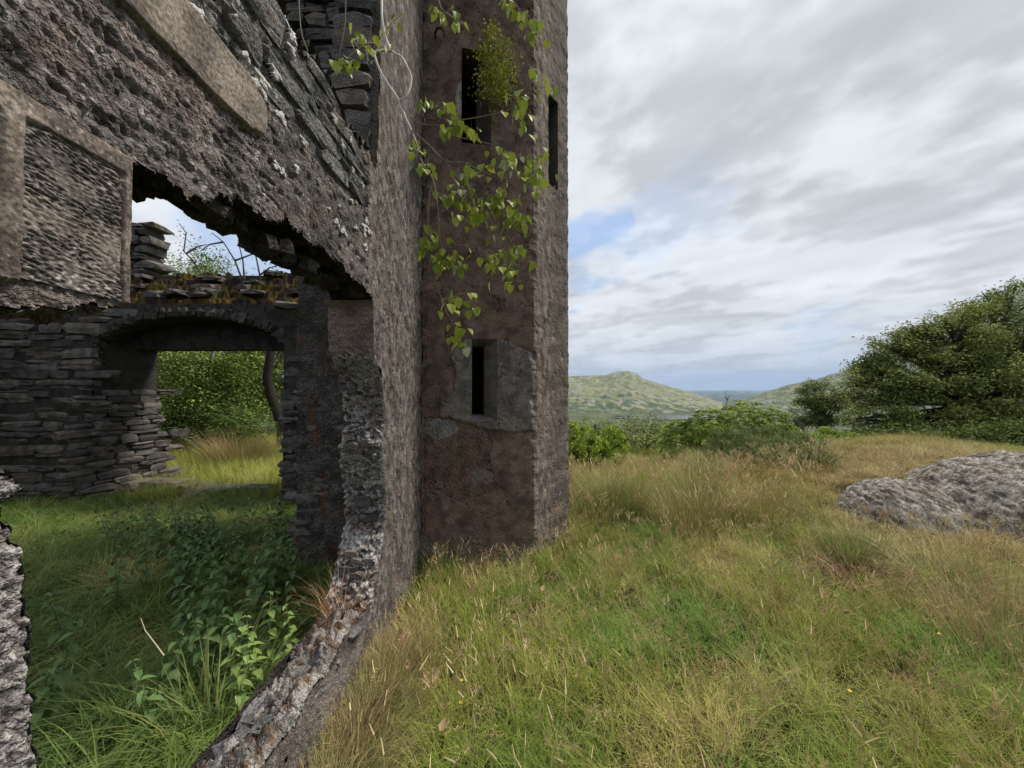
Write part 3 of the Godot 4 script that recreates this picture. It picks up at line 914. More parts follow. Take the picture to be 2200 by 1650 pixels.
func make_tower() -> Node3D:
	var root := base("corner_tower", "tall brown rendered corner tower with narrow window slits", "tower")
	var patch := poly_face([[985, 742], [1000, 732], [1090, 732], [1110, 748], [1146, 757], [1150, 925], [1085, 928], [1045, 922], [1000, 905], [945, 894], [948, 868], [975, 838], [978, 800], [966, 764]], TA, TB)
	var brown := poly_face([[880, 900], [945, 896], [1010, 912], [1045, 925], [1060, 955], [1050, 985], [1062, 1030], [1046, 1060], [1000, 1085], [940, 1060], [880, 1075]], TA, TB)
	var low := poly_face([[1008, 1020], [1040, 1005], [1060, 1020], [1050, 1040], [1020, 1048]], TA, TB)
	var bare := poly_face([[914, 908], [945, 898], [978, 905], [984, 925], [968, 941], [930, 944], [910, 926]], TA, TB)
	var q1 := [on_face(1013, 905, TA, TB), on_face(1068, 729, TA, TB)]
	var w1 := [q1[0].x, q1[1].x, q1[0].y, q1[1].y]
	var q2 := [on_face(992, 306, TA, TB), on_face(1055, 112, TA, TB)]
	var w2 := [q2[0].x, q2[1].x, q2[0].y, q2[1].y]
	var front := func(s: float, y: float) -> Array:
		var f1 := n1.get_noise_2d(s * 90.0, y * 90.0)
		var f2 := n2.get_noise_2d(s * 400.0, y * 400.0)
		var f3 := n3.get_noise_2d(s * 22.0, y * 22.0)
		var p := Vector2(s + f1 * 0.018, y + n1.get_noise_2d(s * 90.0 + 50.0, y * 90.0) * 0.018)
		var h := f1 * 0.004 + f2 * 0.002
		var c := Color(0.25, 0.176, 0.14).lerp(Color(0.18, 0.128, 0.106), smoothstep(-0.2, 0.5, f3 + f1 * 0.3))
		c = c.lerp(Color(0.32, 0.255, 0.225), smoothstep(0.15, 0.5, f1 - f3 * 0.5) * 0.5)
		if f2 + f1 * 0.5 > 0.52: c = c.lerp(Color(0.34, 0.31, 0.29), 0.5)
		# a band under the eaves of damp darker render and paler corner
		if Geometry2D.is_point_in_polygon(p, patch):
			c = Color(0.235, 0.205, 0.19).lerp(Color(0.29, 0.262, 0.247), smoothstep(-0.2, 0.4, f1 + f2 * 0.4))
			h += 0.014
			if f2 * 0.6 + n1.get_noise_2d(s * 190.0 + 9.0, y * 190.0) > 0.55: c = c.lerp(Color(0.5, 0.48, 0.46), 0.6)
		elif Geometry2D.is_point_in_polygon(p, brown):
			c = Color(0.20, 0.138, 0.108).lerp(Color(0.26, 0.195, 0.165), smoothstep(0.0, 0.4, f2))
			h += -0.012 + f2 * 0.008
		if Geometry2D.is_point_in_polygon(p, bare): c = Color(0.27, 0.265, 0.26).lerp(Color(0.42, 0.41, 0.40), smoothstep(0.0, 0.4, f2 + f1 * 0.5)); h = f2 * 0.010 - 0.006
		if Geometry2D.is_point_in_polygon(p, low): c = c.lerp(Color(0.27, 0.24, 0.23), 0.7)
		var foot := 0.30 + f3 * 0.25
		if y < foot: c = c.lerp(Color(0.31, 0.27, 0.25), 0.6 * smoothstep(foot, foot - 0.12, y + f1 * 0.15)); h += f2 * 0.012 * smoothstep(foot, foot - 0.1, y)
		# small pale lichen dots
		if n1.get_noise_2d(s * 330.0 + 31.0, y * 330.0) > 0.62: c = c.lerp(Color(0.48, 0.45, 0.42), 0.6)
		# chipped edge of the upper slit
		var chip := Vector2((s - w2[0]) / 0.055, (y - 4.30) / 0.17).length() + f1 * 0.5
		if s < w2[0] + 0.005 and chip < 1.0: c = Color(0.52, 0.49, 0.46); h -= 0.012
		# hairline cracks
		var ck := absf(n3.get_noise_2d(s * 30.0 + 7.0, y * 16.0))
		if ck < 0.010 and f3 > -0.1: c = c * 0.5; h -= 0.010
		c.a = 1.0
		return [h, c]
	tower_face(root, TA, TB, -0.15, 5.4, 0.009, [w1, w2], front)
	tower_face(root, TA, TB, 5.4, 7.6, 0.04, [], front)
	var q3 := [on_face(1179, 393, TB, TC), on_face(1198, 222, TB, TC)]
	var w3 := [q3[0].x, q3[1].x, q3[0].y, q3[1].y]
	var side := func(s: float, y: float) -> Array:
		var f1 := n1.get_noise_2d(s * 90.0 + 300.0, y * 90.0)
		var f2 := n2.get_noise_2d(s * 400.0 + 300.0, y * 400.0)
		var streak := n3.get_noise_2d(s * 120.0, y * 48.0 + f1 * 3.0)
		var f3 := n3.get_noise_2d(s * 22.0 + 90.0, y * 14.0)
		var c := Color(0.275, 0.222, 0.19).lerp(Color(0.38, 0.33, 0.288), smoothstep(0.0, 0.45, streak + f2 * 0.3))
		c = c.lerp(Color(0.165, 0.13, 0.11), smoothstep(0.1, 0.4, -streak + f3 * 0.5))
		c = c.lerp(Color(0.19, 0.165, 0.15), smoothstep(0.30, 0.60, s / 0.64) * 0.75)
		var h := f1 * 0.005 + f2 * 0.003 + streak * 0.004
		if n1.get_noise_2d(s * 330.0 + 61.0, y * 200.0) > 0.55: c = c.lerp(Color(0.5, 0.47, 0.44), 0.6)
		if n2.get_noise_2d(s * 60.0 + 61.0, y * 60.0) > 0.45: c = c.lerp(Color(0.42, 0.39, 0.36), 0.6); h -= 0.006
		return [h, c]
	tower_face(root, TB, TC, -0.2, 5.6, 0.010, [w3], side)
	tower_face(root, TB, TC, 5.6, 7.6, 0.04, [], side)
	for q in [[TC, TD], [TD, TE], [TE, TF], [TF, TA]]:
		tower_face(root, q[0], q[1], -0.3, 7.6, 0.05, [], side)
	# the openings
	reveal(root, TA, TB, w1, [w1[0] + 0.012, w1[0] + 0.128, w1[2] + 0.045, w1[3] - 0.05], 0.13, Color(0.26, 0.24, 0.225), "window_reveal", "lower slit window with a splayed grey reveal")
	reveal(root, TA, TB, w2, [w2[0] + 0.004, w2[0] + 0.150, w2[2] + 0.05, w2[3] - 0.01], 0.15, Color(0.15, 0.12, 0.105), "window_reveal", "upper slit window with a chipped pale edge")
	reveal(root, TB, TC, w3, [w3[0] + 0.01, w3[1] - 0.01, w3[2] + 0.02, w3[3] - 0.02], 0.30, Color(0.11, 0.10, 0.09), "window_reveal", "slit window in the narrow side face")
	# lid, so that the inside is dark
	var lid := Bag.new()
	for k in [TB, TC, TD, TE]:
		pass
	var ring := [TA, TB, TC, TD, TE, TF]
	for k in range(1, 5):
		lid.tri(Vector3(TA.x, 7.6, TA.y), Vector3(ring[k].x, 7.6, ring[k].y), Vector3(ring[k + 1].x, 7.6, ring[k + 1].y), Color(0.2, 0.18, 0.16))
	mesh("tower_top", bag(lid, false), M.plaster, root)
	rng.seed = 77
	var e := (TB - TA).normalized()
	var fb := Basis(Vector3(e.x, 0, e.y), Vector3.UP, Vector3(-e.y, 0, e.x))
	# the bent iron hook high on the front face
	var hp := on_face(945, 82, TA, TB)
	var h0 := Vector3(TA.x + e.x * hp.x, hp.y, TA.y + e.y * hp.x)
	var hb := Bag.new()
	hb.tube([h0 + fb * Vector3(-0.04, 0.0, -0.03), h0 + fb * Vector3(-0.04, 0.0, 0.05), h0 + fb * Vector3(-0.02, 0.012, 0.085), h0 + fb * Vector3(0.02, 0.01, 0.09), h0 + fb * Vector3(0.04, -0.02, 0.09), h0 + fb * Vector3(0.04, -0.05, 0.085)], 0.011, 0.010, 7, Color.WHITE)
	mesh("iron_hook", bag(hb), M.iron, root)
	return root

# ------------------------------------------------------------------ the block behind the jamb, joined to the tower
func make_inner_block() -> void:
	var root := base("inner_pier", "dark plastered pier inside the ruin behind the broken jamb", "pier")
	var v := PackedVector3Array()
	var c := PackedColorArray()
	var nu := 110
	var nv := 300
	var edge := func(y: float) -> float: return -1.90 - 0.03 * n1.get_noise_1d(y * 30.0) - (0.05 if y < 0.36 else 0.0)
	for j in nv:
		var y := lerpf(-0.15, 3.2, j / float(nv - 1))
		for i in nu:
			var x := lerpf(edge.call(y), -1.07, i / float(nu - 1))
			var f1 := n1.get_noise_2d(x * 80.0, y * 80.0)
			var f2 := n2.get_noise_2d(x * 300.0, y * 300.0)
			var f3 := n3.get_noise_2d(x * 60.0, y * 14.0)
			var h := f1 * 0.005 + f2 * 0.006
			v.append(Vector3(x, y, -3.40 + h))
			var k := Color(0.17, 0.155, 0.143).lerp(Color(0.36, 0.335, 0.315), smoothstep(-0.1, 0.5, f1 * 0.5 + f2 * 0.6))
			k = k.lerp(Color(0.11, 0.10, 0.10), smoothstep(0.1, 0.6, -f1 + f3 * 0.4) * 0.7)
			k = k.lerp(Color(0.24, 0.14, 0.105), smoothstep(0.12, 0.3, f3 + f1 * 0.3 - absf(x + 1.62) * 0.9))
			if y > 1.9: k = k.lerp(Color(0.16, 0.135, 0.12), 0.5)
			c.append(k)
	mesh("plastered_face", grid(nu, nv, v, c), M.rubble, root)
	rng.seed = 63
	for k in 26:                                            # stones showing where the plaster has gone
		var yy := rng.randf_range(0.2, 2.0)
		stone(root, "bare_stone", Vector3(rng.randf_range(-1.9, -1.62) if k % 2 else rng.randf_range(-1.9, -1.3), yy, -3.435), Vector3(rng.randf_range(0.1, 0.28), rng.randf_range(0.04, 0.11), 0.08), Basis(Vector3.BACK, rng.randf_range(-0.1, 0.1)), M.stones[rng.randi() % 5], true)
	# the other sides, and the rough masonry that rises above the wall
	var b := Bag.new()
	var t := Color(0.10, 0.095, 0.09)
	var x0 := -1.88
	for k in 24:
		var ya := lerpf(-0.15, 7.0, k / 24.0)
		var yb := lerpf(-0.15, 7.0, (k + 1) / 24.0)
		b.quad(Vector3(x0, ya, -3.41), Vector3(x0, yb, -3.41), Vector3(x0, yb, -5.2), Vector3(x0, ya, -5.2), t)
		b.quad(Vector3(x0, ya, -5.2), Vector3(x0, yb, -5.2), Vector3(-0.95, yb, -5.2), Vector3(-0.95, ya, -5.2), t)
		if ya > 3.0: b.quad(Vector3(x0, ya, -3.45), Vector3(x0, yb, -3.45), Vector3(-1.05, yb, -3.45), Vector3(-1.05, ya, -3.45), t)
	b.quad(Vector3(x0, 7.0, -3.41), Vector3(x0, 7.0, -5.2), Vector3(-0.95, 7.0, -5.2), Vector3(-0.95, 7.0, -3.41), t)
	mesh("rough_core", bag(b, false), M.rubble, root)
	rng.seed = 61
	courses(root, "stone", Vector3(-1.92, 3.12, -3.42), Vector3(1, 0, 0), Vector3(0, 0, 1), 0.92, 3.0, Vector2(0.05, 0.15), Vector2(0.12, 0.42), 0.16, M.stones, func(_s: float, _y: float) -> bool: return true, true, 0.05, 200)

# ------------------------------------------------------------------ the cross wall with the arch
const CZ := -5.5
func make_cross_wall() -> void:
	var root := base("arched_wall", "dark rubble stone wall with an arched doorway inside the ruin", "stone wall")
	var dl := -6.0
	var dr := -3.30
	var back := -6.3
	# soffit of the arch in front, straight lintel behind
	var arch := func(x: float) -> float:
		var t := clampf((x - dl) / (dr - dl), 0.0, 1.0)
		return 2.30 + 0.37 * pow(maxf(0.0, 1.0 - pow(2.0 * t - 1.0, 2)), 0.62)
	var top := func(x: float) -> float: return 2.80 + 0.05 * n1.get_noise_1d(x * 20.0)
	var t := Color(0.115, 0.107, 0.10)
	var b := Bag.new()
	# mortar body: left of the door, right of it, over it
	var nx := 90
	for k in nx:
		var xa := lerpf(-10.5, -1.95, k / float(nx))
		var xb := lerpf(-10.5, -1.95, (k + 1) / float(nx))
		var ya0 := -0.2
		if xb > dl and xa < dr: ya0 = minf(arch.call(xa), arch.call(xb)) if xa > dl and xb < dr else 2.30
		b.quad(Vector3(xa, ya0, CZ - 0.022), Vector3(xb, ya0, CZ - 0.022), Vector3(xb, 2.86, CZ - 0.022), Vector3(xa, 2.86, CZ - 0.022), t)
		if xb > dl and xa < dr:                              # vault, then the lintel face and soffit behind
			b.quad(Vector3(xa, arch.call(xa), CZ - 0.05), Vector3(xb, arch.call(xb), CZ - 0.05), Vector3(xb, arch.call(xb), CZ - 0.45), Vector3(xa, arch.call(xa), CZ - 0.45), t)
			b.quad(Vector3(xa, 2.25, CZ - 0.45), Vector3(xb, 2.25, CZ - 0.45), Vector3(xb, 2.75, CZ - 0.45), Vector3(xa, 2.75, CZ - 0.45), t)
			b.quad(Vector3(xa, 2.25, CZ - 0.45), Vector3(xb, 2.25, CZ - 0.45), Vector3(xb, 2.25, back), Vector3(xa, 2.25, back), t)
		b.quad(Vector3(xa, -0.2 if not (xb > dl + 0.2 and xa < dr) else 2.25, back), Vector3(xb, -0.2 if not (xb > dl + 0.2 and xa < dr) else 2.25, back), Vector3(xb, 3.5, back), Vector3(xa, 3.5, back), t)
	for q in [[dl - 0.03, dl + 0.19], [dr + 0.03, dr + 0.03]]:
		b.quad(Vector3(q[0], -0.2, CZ - 0.05), Vector3(q[0], 2.35, CZ - 0.05), Vector3(q[1], 2.35, back), Vector3(q[1], -0.2, back), t)
	b.quad(Vector3(-1.95, -0.2, CZ), Vector3(-1.95, 3.5, CZ), Vector3(-1.95, 3.5, back), Vector3(-1.95, -0.2, back), t)
	mesh("mortar_core", bag(b, false), M.rubble, root)
	rng.seed = 90
	var ex := Vector3(1, 0, 0)
	var ez := Vector3(0, 0, 1)
	var sh := Vector2(0.06, 0.19)
	var sw := Vector2(0.26, 0.72)
	courses(root, "stone", Vector3(-7.6, -0.1, CZ), ex, ez, 4.4, 2.90, sh, sw, 0.16, M.stones,
		func(s: float, y: float) -> bool:
			var x := -7.6 + s
			if x > dr - 0.06: return false
			if x < dl + 0.0: return true
			return y - 0.1 > arch.call(x) + 0.12
	, true, 0.035, 150)
	courses(root, "stone", Vector3(dr, -0.1, CZ), ex, ez, 0.42, 2.5, sh, Vector2(0.24, 0.36), 0.2, M.stones, func(_s: float, _y: float) -> bool: return true, true, 0.025, 40, true)
	# the left side of the doorway, seen along it
	courses(root, "stone", Vector3(dl + 0.22, -0.1, back), Vector3(-0.22, 0, 0.8).normalized(), Vector3(0.8, 0, 0.22).normalized(), 0.80, 2.38, Vector2(0.05, 0.16), Vector2(0.22, 0.52), 0.14, M.stones, func(_s: float, _y: float) -> bool: return true, true, 0.03, 75)
	# arch ring
	var nvs := 26
	for k in nvs:
		var u := (k + 0.5) / nvs
		var x := lerpf(dl - 0.02, dr + 0.02, u)
		var y: float = arch.call(x)
		var sl: float = (arch.call(x + 0.02) - arch.call(x - 0.02)) / 0.04
		var ax := Basis(Vector3.BACK, atan(sl))
		stone(root, "voussoir", Vector3(x, y + 0.07, CZ - 0.11), Vector3(0.112, rng.randf_range(0.12, 0.17), 0.26), ax, [M.stones[2], M.dark_stone, M.dark_stone][rng.randi() % 3])
	# the mossy broken slope above
	var v := PackedVector3Array()
	var c := PackedColorArray()
	var nu := 220
	var nv := 60
	for j in nv:
		var s := j / float(nv - 1)
		for i in nu:
			var x := lerpf(-7.6, -1.95, i / float(nu - 1))
			var f := n1.get_noise_2d(x * 24.0, s * 30.0)
			var f2 := n2.get_noise_2d(x * 110.0, s * 120.0)
			var step_ := floorf(s * 5.0 + f * 1.2) / 5.0
			v.append(Vector3(x, 2.80 + lerpf(s, step_, 0.5) * 0.72 + f * 0.08 + f2 * 0.035, CZ - 0.02 - s * 0.78 + f2 * 0.03))
			var m := smoothstep(-0.12, 0.12, n3.get_noise_2d(x * 26.0, s * 26.0) + f2 * 0.25 + 0.05)
			var k := Color(0.10, 0.082, 0.075).lerp(Color(0.32, 0.215, 0.05).lerp(Color(0.21, 0.19, 0.05), smoothstep(0.0, 0.4, f)), m)
			c.append(k)
	tag(mesh("mossy_ledge", grid(nu, nv, v, c), M.moss, root), "broken sloping wall top covered in orange brown moss")
	for k in 18:
		var x := rng.randf_range(-6.0, -3.1)
		var s := rng.randf()
		stone(root, "loose_stone", Vector3(x, 2.83 + s * 0.70, CZ - 0.05 - s * 0.76), Vector3(rng.randf_range(0.14, 0.42), rng.randf_range(0.05, 0.13), rng.randf_range(0.14, 0.3)), Basis(Vector3.UP, rng.randf_range(-0.5, 0.5)) * Basis(Vector3.RIGHT, rng.randf_range(-0.1, 0.35)), M.stones[[0, 1, 4][rng.randi() % 3]], true)
	# the stump of wall that still stands on the left of it
	courses(root, "stone", Vector3(-7.0, 3.3, -6.25), ex, ez, 1.4, 1.75, Vector2(0.05, 0.15), Vector2(0.16, 0.42), 0.4, M.stones,
		func(s: float, y: float) -> bool: return -7.0 + s < -5.86 - y * 0.02 + 0.13 * n2.get_noise_1d(y * 60.0) - (0.22 if y < 0.35 else 0.0), true, 0.03, 60)
	# threshold
	for k in 9:
		stone(root, "threshold_stone", Vector3(lerpf(-5.75, -3.6, k / 8.0), 0.05 + 0.1 * smoothstep(4.0, 0.0, k), -6.0 + rng.randf_range(-0.15, 0.15)), Vector3(rng.randf_range(0.25, 0.5), rng.randf_range(0.12, 0.22), 0.4), Basis(Vector3.UP, rng.randf_range(-0.3, 0.3)), M.stones[rng.randi() % 5])
	# the room's remaining side, beyond the left of the view
	var w := base("side_wall", "dark rubble wall closing the far side of the roofless room", "stone wall")
	var sb := Bag.new()
	bevel_box(sb, Vector3(-8.6, -0.2, -5.5), Vector3(-8.1, 3.4, 2.4), 0.02, Color(0.10, 0.095, 0.09))
	mesh("masonry", bag(sb, false), M.rubble, w)

# ------------------------------------------------------------------ plants
func blade(b: Bag, root: Vector3, yaw: float, h: float, w: float, lean: float, droop: float, segs: int, col: Color) -> void:
	var f := Vector3(sin(yaw), 0, cos(yaw))
	var s := Vector3(cos(yaw), 0, -sin(yaw)) * w * 0.5
	var pl := root - s
	var pr := root + s
	for k in range(1, segs + 1):
		var t := k / float(segs)
		var c := root + f * h * (lean * t + droop * t * t) + Vector3.UP * h * (t - 0.55 * droop * t * t * t)
		var ww := 1.0 - pow(t, 1.6)
		if k == segs:
			b.tri(pl, pr, c, col)
		else:
			b.quad(pl, pr, c + s * ww, c - s * ww, col)
			pl = c - s * ww
			pr = c + s * ww

func seed_head(seed_: int, h: float, head: float, loose: bool) -> ArrayMesh:
	rng.seed = seed_
	var b := Bag.new()
	for k in 3:
		var a := rng.randf() * TAU
		var hh := h * rng.randf_range(0.75, 1.15)
		var f := Vector3(sin(a), 0, cos(a))
		var l := rng.randf_range(0.1, 0.5)
		var at := func(t: float) -> Vector3: return f * (0.03 + hh * (l * t * t)) + Vector3.UP * hh * (t - 0.2 * l * t * t)
		var pts: Array = []
		for q in 5: pts.append(at.call(q / 4.0))
		b.tube(pts, 0.0012, 0.0007, 3, Color(0.85, 0.85, 0.7))
		var t0 := 1.0 - head / hh
		if loose:
			for q in 12:
				var t := lerpf(t0, 1.0, q / 11.0)
				var p: Vector3 = at.call(t)
				var o := Vector3(rng.randf_range(-1, 1), rng.randf_range(0.1, 0.9), rng.randf_range(-1, 1)) * 0.028 * (1.1 - (t - t0) / (1.0 - t0))
				b.tri(p, p + o + Vector3(0.0015, 0, 0), p + o + Vector3(0, 0.006, 0.001), Color(1.1, 0.95, 0.85))
		else:
			var pts2: Array = []
			for q in 4: pts2.append(at.call(lerpf(t0, 1.03, q / 3.0)))
			b.tube(pts2, 0.0042, 0.0016, 4, Color(1.15, 1.05, 0.9))
	return bag(b, false)

func clear_of(x: float, z: float) -> bool:                  # true where grass can root
	if x > -1.10 and x < -0.80 and z > -3.7: return false
	if x > -1.95 and x < -0.7 and z < -3.38 and z > -5.7: return false
	if x > -0.95 and x < 0.63 and z < -3.42 and z > -5.7:
		var p := Vector2(x, z)
		if Geometry2D.is_point_in_polygon(p, PackedVector2Array([TA, TB, TC, TD, TE, TF])): return false
	if z < -5.42 and z > -6.3 and x < -1.9 and not (x > -5.9 and x < -3.35): return false
	if x < -8.0 and z > -5.6: return false
	if boulder_at(x, z) > gh(x, z) + 0.02: return false
	if Vector2((x - 2.86) / 0.34, (z + 3.25) / 0.26).length() < 1.0: return false        # the dead tussock lies here
	return true

func boulder_at(x: float, z: float) -> float:
	var a := 1.0 - (pow((x - 4.75) / 0.86, 2) + pow((z + 4.75) / 0.85, 2))
	var b := 1.0 - (pow((x - 6.45) / 1.80, 2) + pow((z + 4.6) / 1.55, 2))
	var ha := -0.4 + 0.90 * pow(maxf(a, 0.0), 0.5) if a > 0.0 else -0.4 + a * 0.3
	var hb := -0.4 + 1.24 * pow(maxf(b, 0.0), 0.5) if b > 0.0 else -0.4 + b * 0.3
	return maxf(ha, hb)

# a square of turf, thick with blades; the squares are laid edge to edge over the ground
func turf(seed_: int, side: float, n: int, h: Vector2, w: float, lean: float, droop: float, segs: int, clumpy: float) -> ArrayMesh:
	rng.seed = seed_
	var b := Bag.new()
	var cx := 0.0
	var cz := 0.0
	var ch := 1.0
	var cg := 1.0
	var cy := 0.0
	for k in n:
		if k % 16 == 0:
			cx = rng.randf_range(-0.5, 0.5) * side
			cz = rng.randf_range(-0.5, 0.5) * side
			ch = rng.randf_range(0.55, 1.3)
			cg = rng.randf_range(0.62, 1.3)
			cy = rng.randf() * TAU
		var x := cx + rng.randfn() * clumpy
		var z := cz + rng.randfn() * clumpy
		var g := cg * rng.randf_range(0.75, 1.25)
		var col := Color(g * rng.randf_range(0.92, 1.08), g, g * rng.randf_range(0.85, 1.1))
		if rng.randf() < 0.24: col = Color(g * 1.9, g * 1.5, g * 1.9)      # a withered blade
		blade(b, Vector3(x, -0.03, z), cy + rng.randf_range(-1.4, 1.4), rng.randf_range(h.x, h.y) * ch, w * rng.randf_range(0.7, 1.3), rng.randf_range(0.05, lean), rng.randf_range(0.2, 1.0) * droop, segs, col)
	return bag(b, false)

func make_grass() -> void:
	var say := {"short": ["short_grass", "short mixed green and straw coloured meadow grass"], "tall": ["tall_grass", "tall ochre green rank grass along the crest of the meadow"], "lush": ["shaded_grass", "long dark green grass on the floor of the ruin"], "heads": ["grass_seed_heads", "pale dry seed heads standing above the meadow"]}
	var kinds := {"short": [], "tall": [], "lush": [], "heads": []}
	for k in 4:
		kinds.short.append(turf(100 + k, 0.3, 680, Vector2(0.08, 0.24), 0.0025, 0.8, 0.8, 3, 0.022))
		kinds.tall.append(turf(110 + k, 0.3, 430, Vector2(0.15, 0.38), 0.0032, 0.45, 0.6, 3, 0.022))
		kinds.lush.append(turf(120 + k, 0.3, 330, Vector2(0.16, 0.36), 0.0058, 0.7, 1.2, 4, 0.025))
		kinds.heads.append(seed_head(130 + k, 0.27, 0.042, k % 2 == 1))
	rng.seed = 7
	var xs := {}
	var cs := {}
	for key in kinds:
		xs[key] = []
		cs[key] = []
		for k in 4:
			var t: Array[Transform3D] = []
			xs[key].append(t)
			cs[key].append(PackedColorArray())
	var green := Color(0.18, 0.275, 0.047)
	var fresh := Color(0.14, 0.255, 0.048)
	var olive := Color(0.385, 0.40, 0.085)
	var straw := Color(0.55, 0.46, 0.185)
	var rust := Color(0.50, 0.40, 0.19)
	var dark := Color(0.095, 0.16, 0.04)
	for iz in 62:
		for ix in 116:
			var x := (ix - 62) * 0.3 + rng.randf_range(-0.04, 0.04)
			var z := 0.6 - iz * 0.3 + rng.randf_range(-0.04, 0.04)
			var r := sqrt(x * x + z * z)
			if absf(x) > 1.5 * -z + 2.2 or r > 17.5 or r < 0.55: continue
			if not clear_of(x, z): continue
			var y := gh(x, z)
			var inside := x < -1.0 and z > -5.5
			var behind := z < -5.5 and x < -0.9
			var pn := n1.get_noise_2d(x * 7.0, z * 7.0)
			var pm := n2.get_noise_2d(x * 16.0, z * 16.0)
			var ps := n3.get_noise_2d(x * 11.0 + 80.0, z * 11.0)
			var yaw := (rng.randi() % 4) * PI * 0.5
			var sy := rng.randf_range(0.85, 1.15)
			var v := rng.randi() % 4
			var key := "short"
			var c := olive
			if inside:
				key = "lush"
				c = dark.lerp(Color(0.17, 0.25, 0.055), clampf(0.45 + pn, 0.0, 1.0))
				if pm > 0.1 and r > 2.6: c = c.lerp(straw, 0.45 * smoothstep(0.1, 0.3, pm))
				sy *= 0.95 if r < 2.6 else 0.65
			elif behind:
				key = "tall"
				c = olive.lerp(green, clampf(0.45 + pn, 0, 1)).lerp(straw, clampf(pm * 0.8 + 0.2, 0.0, 0.5))
				sy *= 1.15
			else:
				# the open meadow: straw and green in drifts, rank grass towards the crest
				var rank := smoothstep(3.9, 5.2, -z + pn * 1.5 + ps) * smoothstep(5.0, 3.4, x * 5.5 / maxf(-z, 1.0) + pm) * smoothstep(7.6, 6.2, -z)
				var dry := clampf(0.40 + pn * 0.8 + ps * 0.45, 0.0, 1.0)
				c = green.lerp(olive, dry)
				c = c.lerp(fresh, 0.5 * smoothstep(0.05, 0.4, -pn - ps * 0.5))
				c = c.lerp(straw, 0.7 * smoothstep(0.12, 0.42, ps + pm * 0.4))
				c = c.lerp(rust, 0.4 * smoothstep(0.28, 0.48, pm))
				if x < -0.1 and z > -2.6: c = c.lerp(rust * 0.7, clampf(0.8 - (x + 0.8) * 1.8, 0.0, 0.75))
				var nearrock := exp(-pow(boulder_gap(x, z) / 0.5, 2))
				if nearrock > 0.3: c = c.lerp(Color(0.50, 0.36, 0.18), 0.7 * nearrock)
				if x > 4.6 and z < -5.2 and z > -8.5: c = c.lerp(Color(0.47, 0.38, 0.18), 0.6)
				if rank > 0.5 or (x > 3.2 and z > -2.4 and pm + ps * 0.5 > 0.15):
					key = "tall"
					c = c.lerp(Color(0.35, 0.36, 0.095), 0.6)
					sy *= lerpf(0.7, 1.1, rank)
				else:
					sy *= 1.0 + 0.6 * pn + (0.25 if r > 6.0 else 0.0)
					if nearrock > 0.3: sy *= 0.6
				var nh := int((12.0 if key == "short" else 7.0) * (0.35 + dry) + rng.randf() * 2.0)
				for q in nh:
					var hx := x + rng.randf_range(-0.15, 0.15)
					var hz := z + rng.randf_range(-0.15, 0.15)
					if not clear_of(hx, hz) or r > 9.0: continue
					var hv := rng.randi() % 4
					var hs := rng.randf_range(0.6, 1.25) * (1.6 if key == "tall" else 0.95)
					xs.heads[hv].append(Transform3D(Basis(Vector3.UP, rng.randf() * TAU).scaled(Vector3.ONE * hs), Vector3(hx, gh(hx, hz), hz)))
					cs.heads[hv].append(Color(0.60, 0.50, 0.31).lerp(Color(0.50, 0.34, 0.23), smoothstep(0.0, 0.35, pm)) * rng.randf_range(0.8, 1.2))
			var up := Vector3(gh(x - 0.1, z) - gh(x + 0.1, z), 0.2, gh(x, z - 0.1) - gh(x, z + 0.1)).normalized()
			var bs := Basis(Quaternion(Vector3.UP, up)) * Basis(Vector3.UP, yaw) * Basis.from_scale(Vector3(1.06, sy, 1.06))
			xs[key][v].append(Transform3D(bs, Vector3(x, y, z)))
			cs[key][v].append(c * rng.randf_range(0.92, 1.08))
	for key in say:
		var holder := base(say[key][0], say[key][1], "grass")
		holder.set_meta("kind", "stuff")
		for k in 4:
			var o := copies("tufts", kinds[key][k], M.grass, xs[key][k], cs[key][k], holder)
			o.set_meta("kind", "stuff")

func boulder_gap(x: float, z: float) -> float:
	var a := sqrt(pow((x - 4.75) / 0.86, 2) + pow((z + 4.75) / 0.85, 2)) - 1.0
	var b := sqrt(pow((x - 6.45) / 1.80, 2) + pow((z + 4.6) / 1.55, 2)) - 1.0
	return maxf(0.0, minf(a, b))

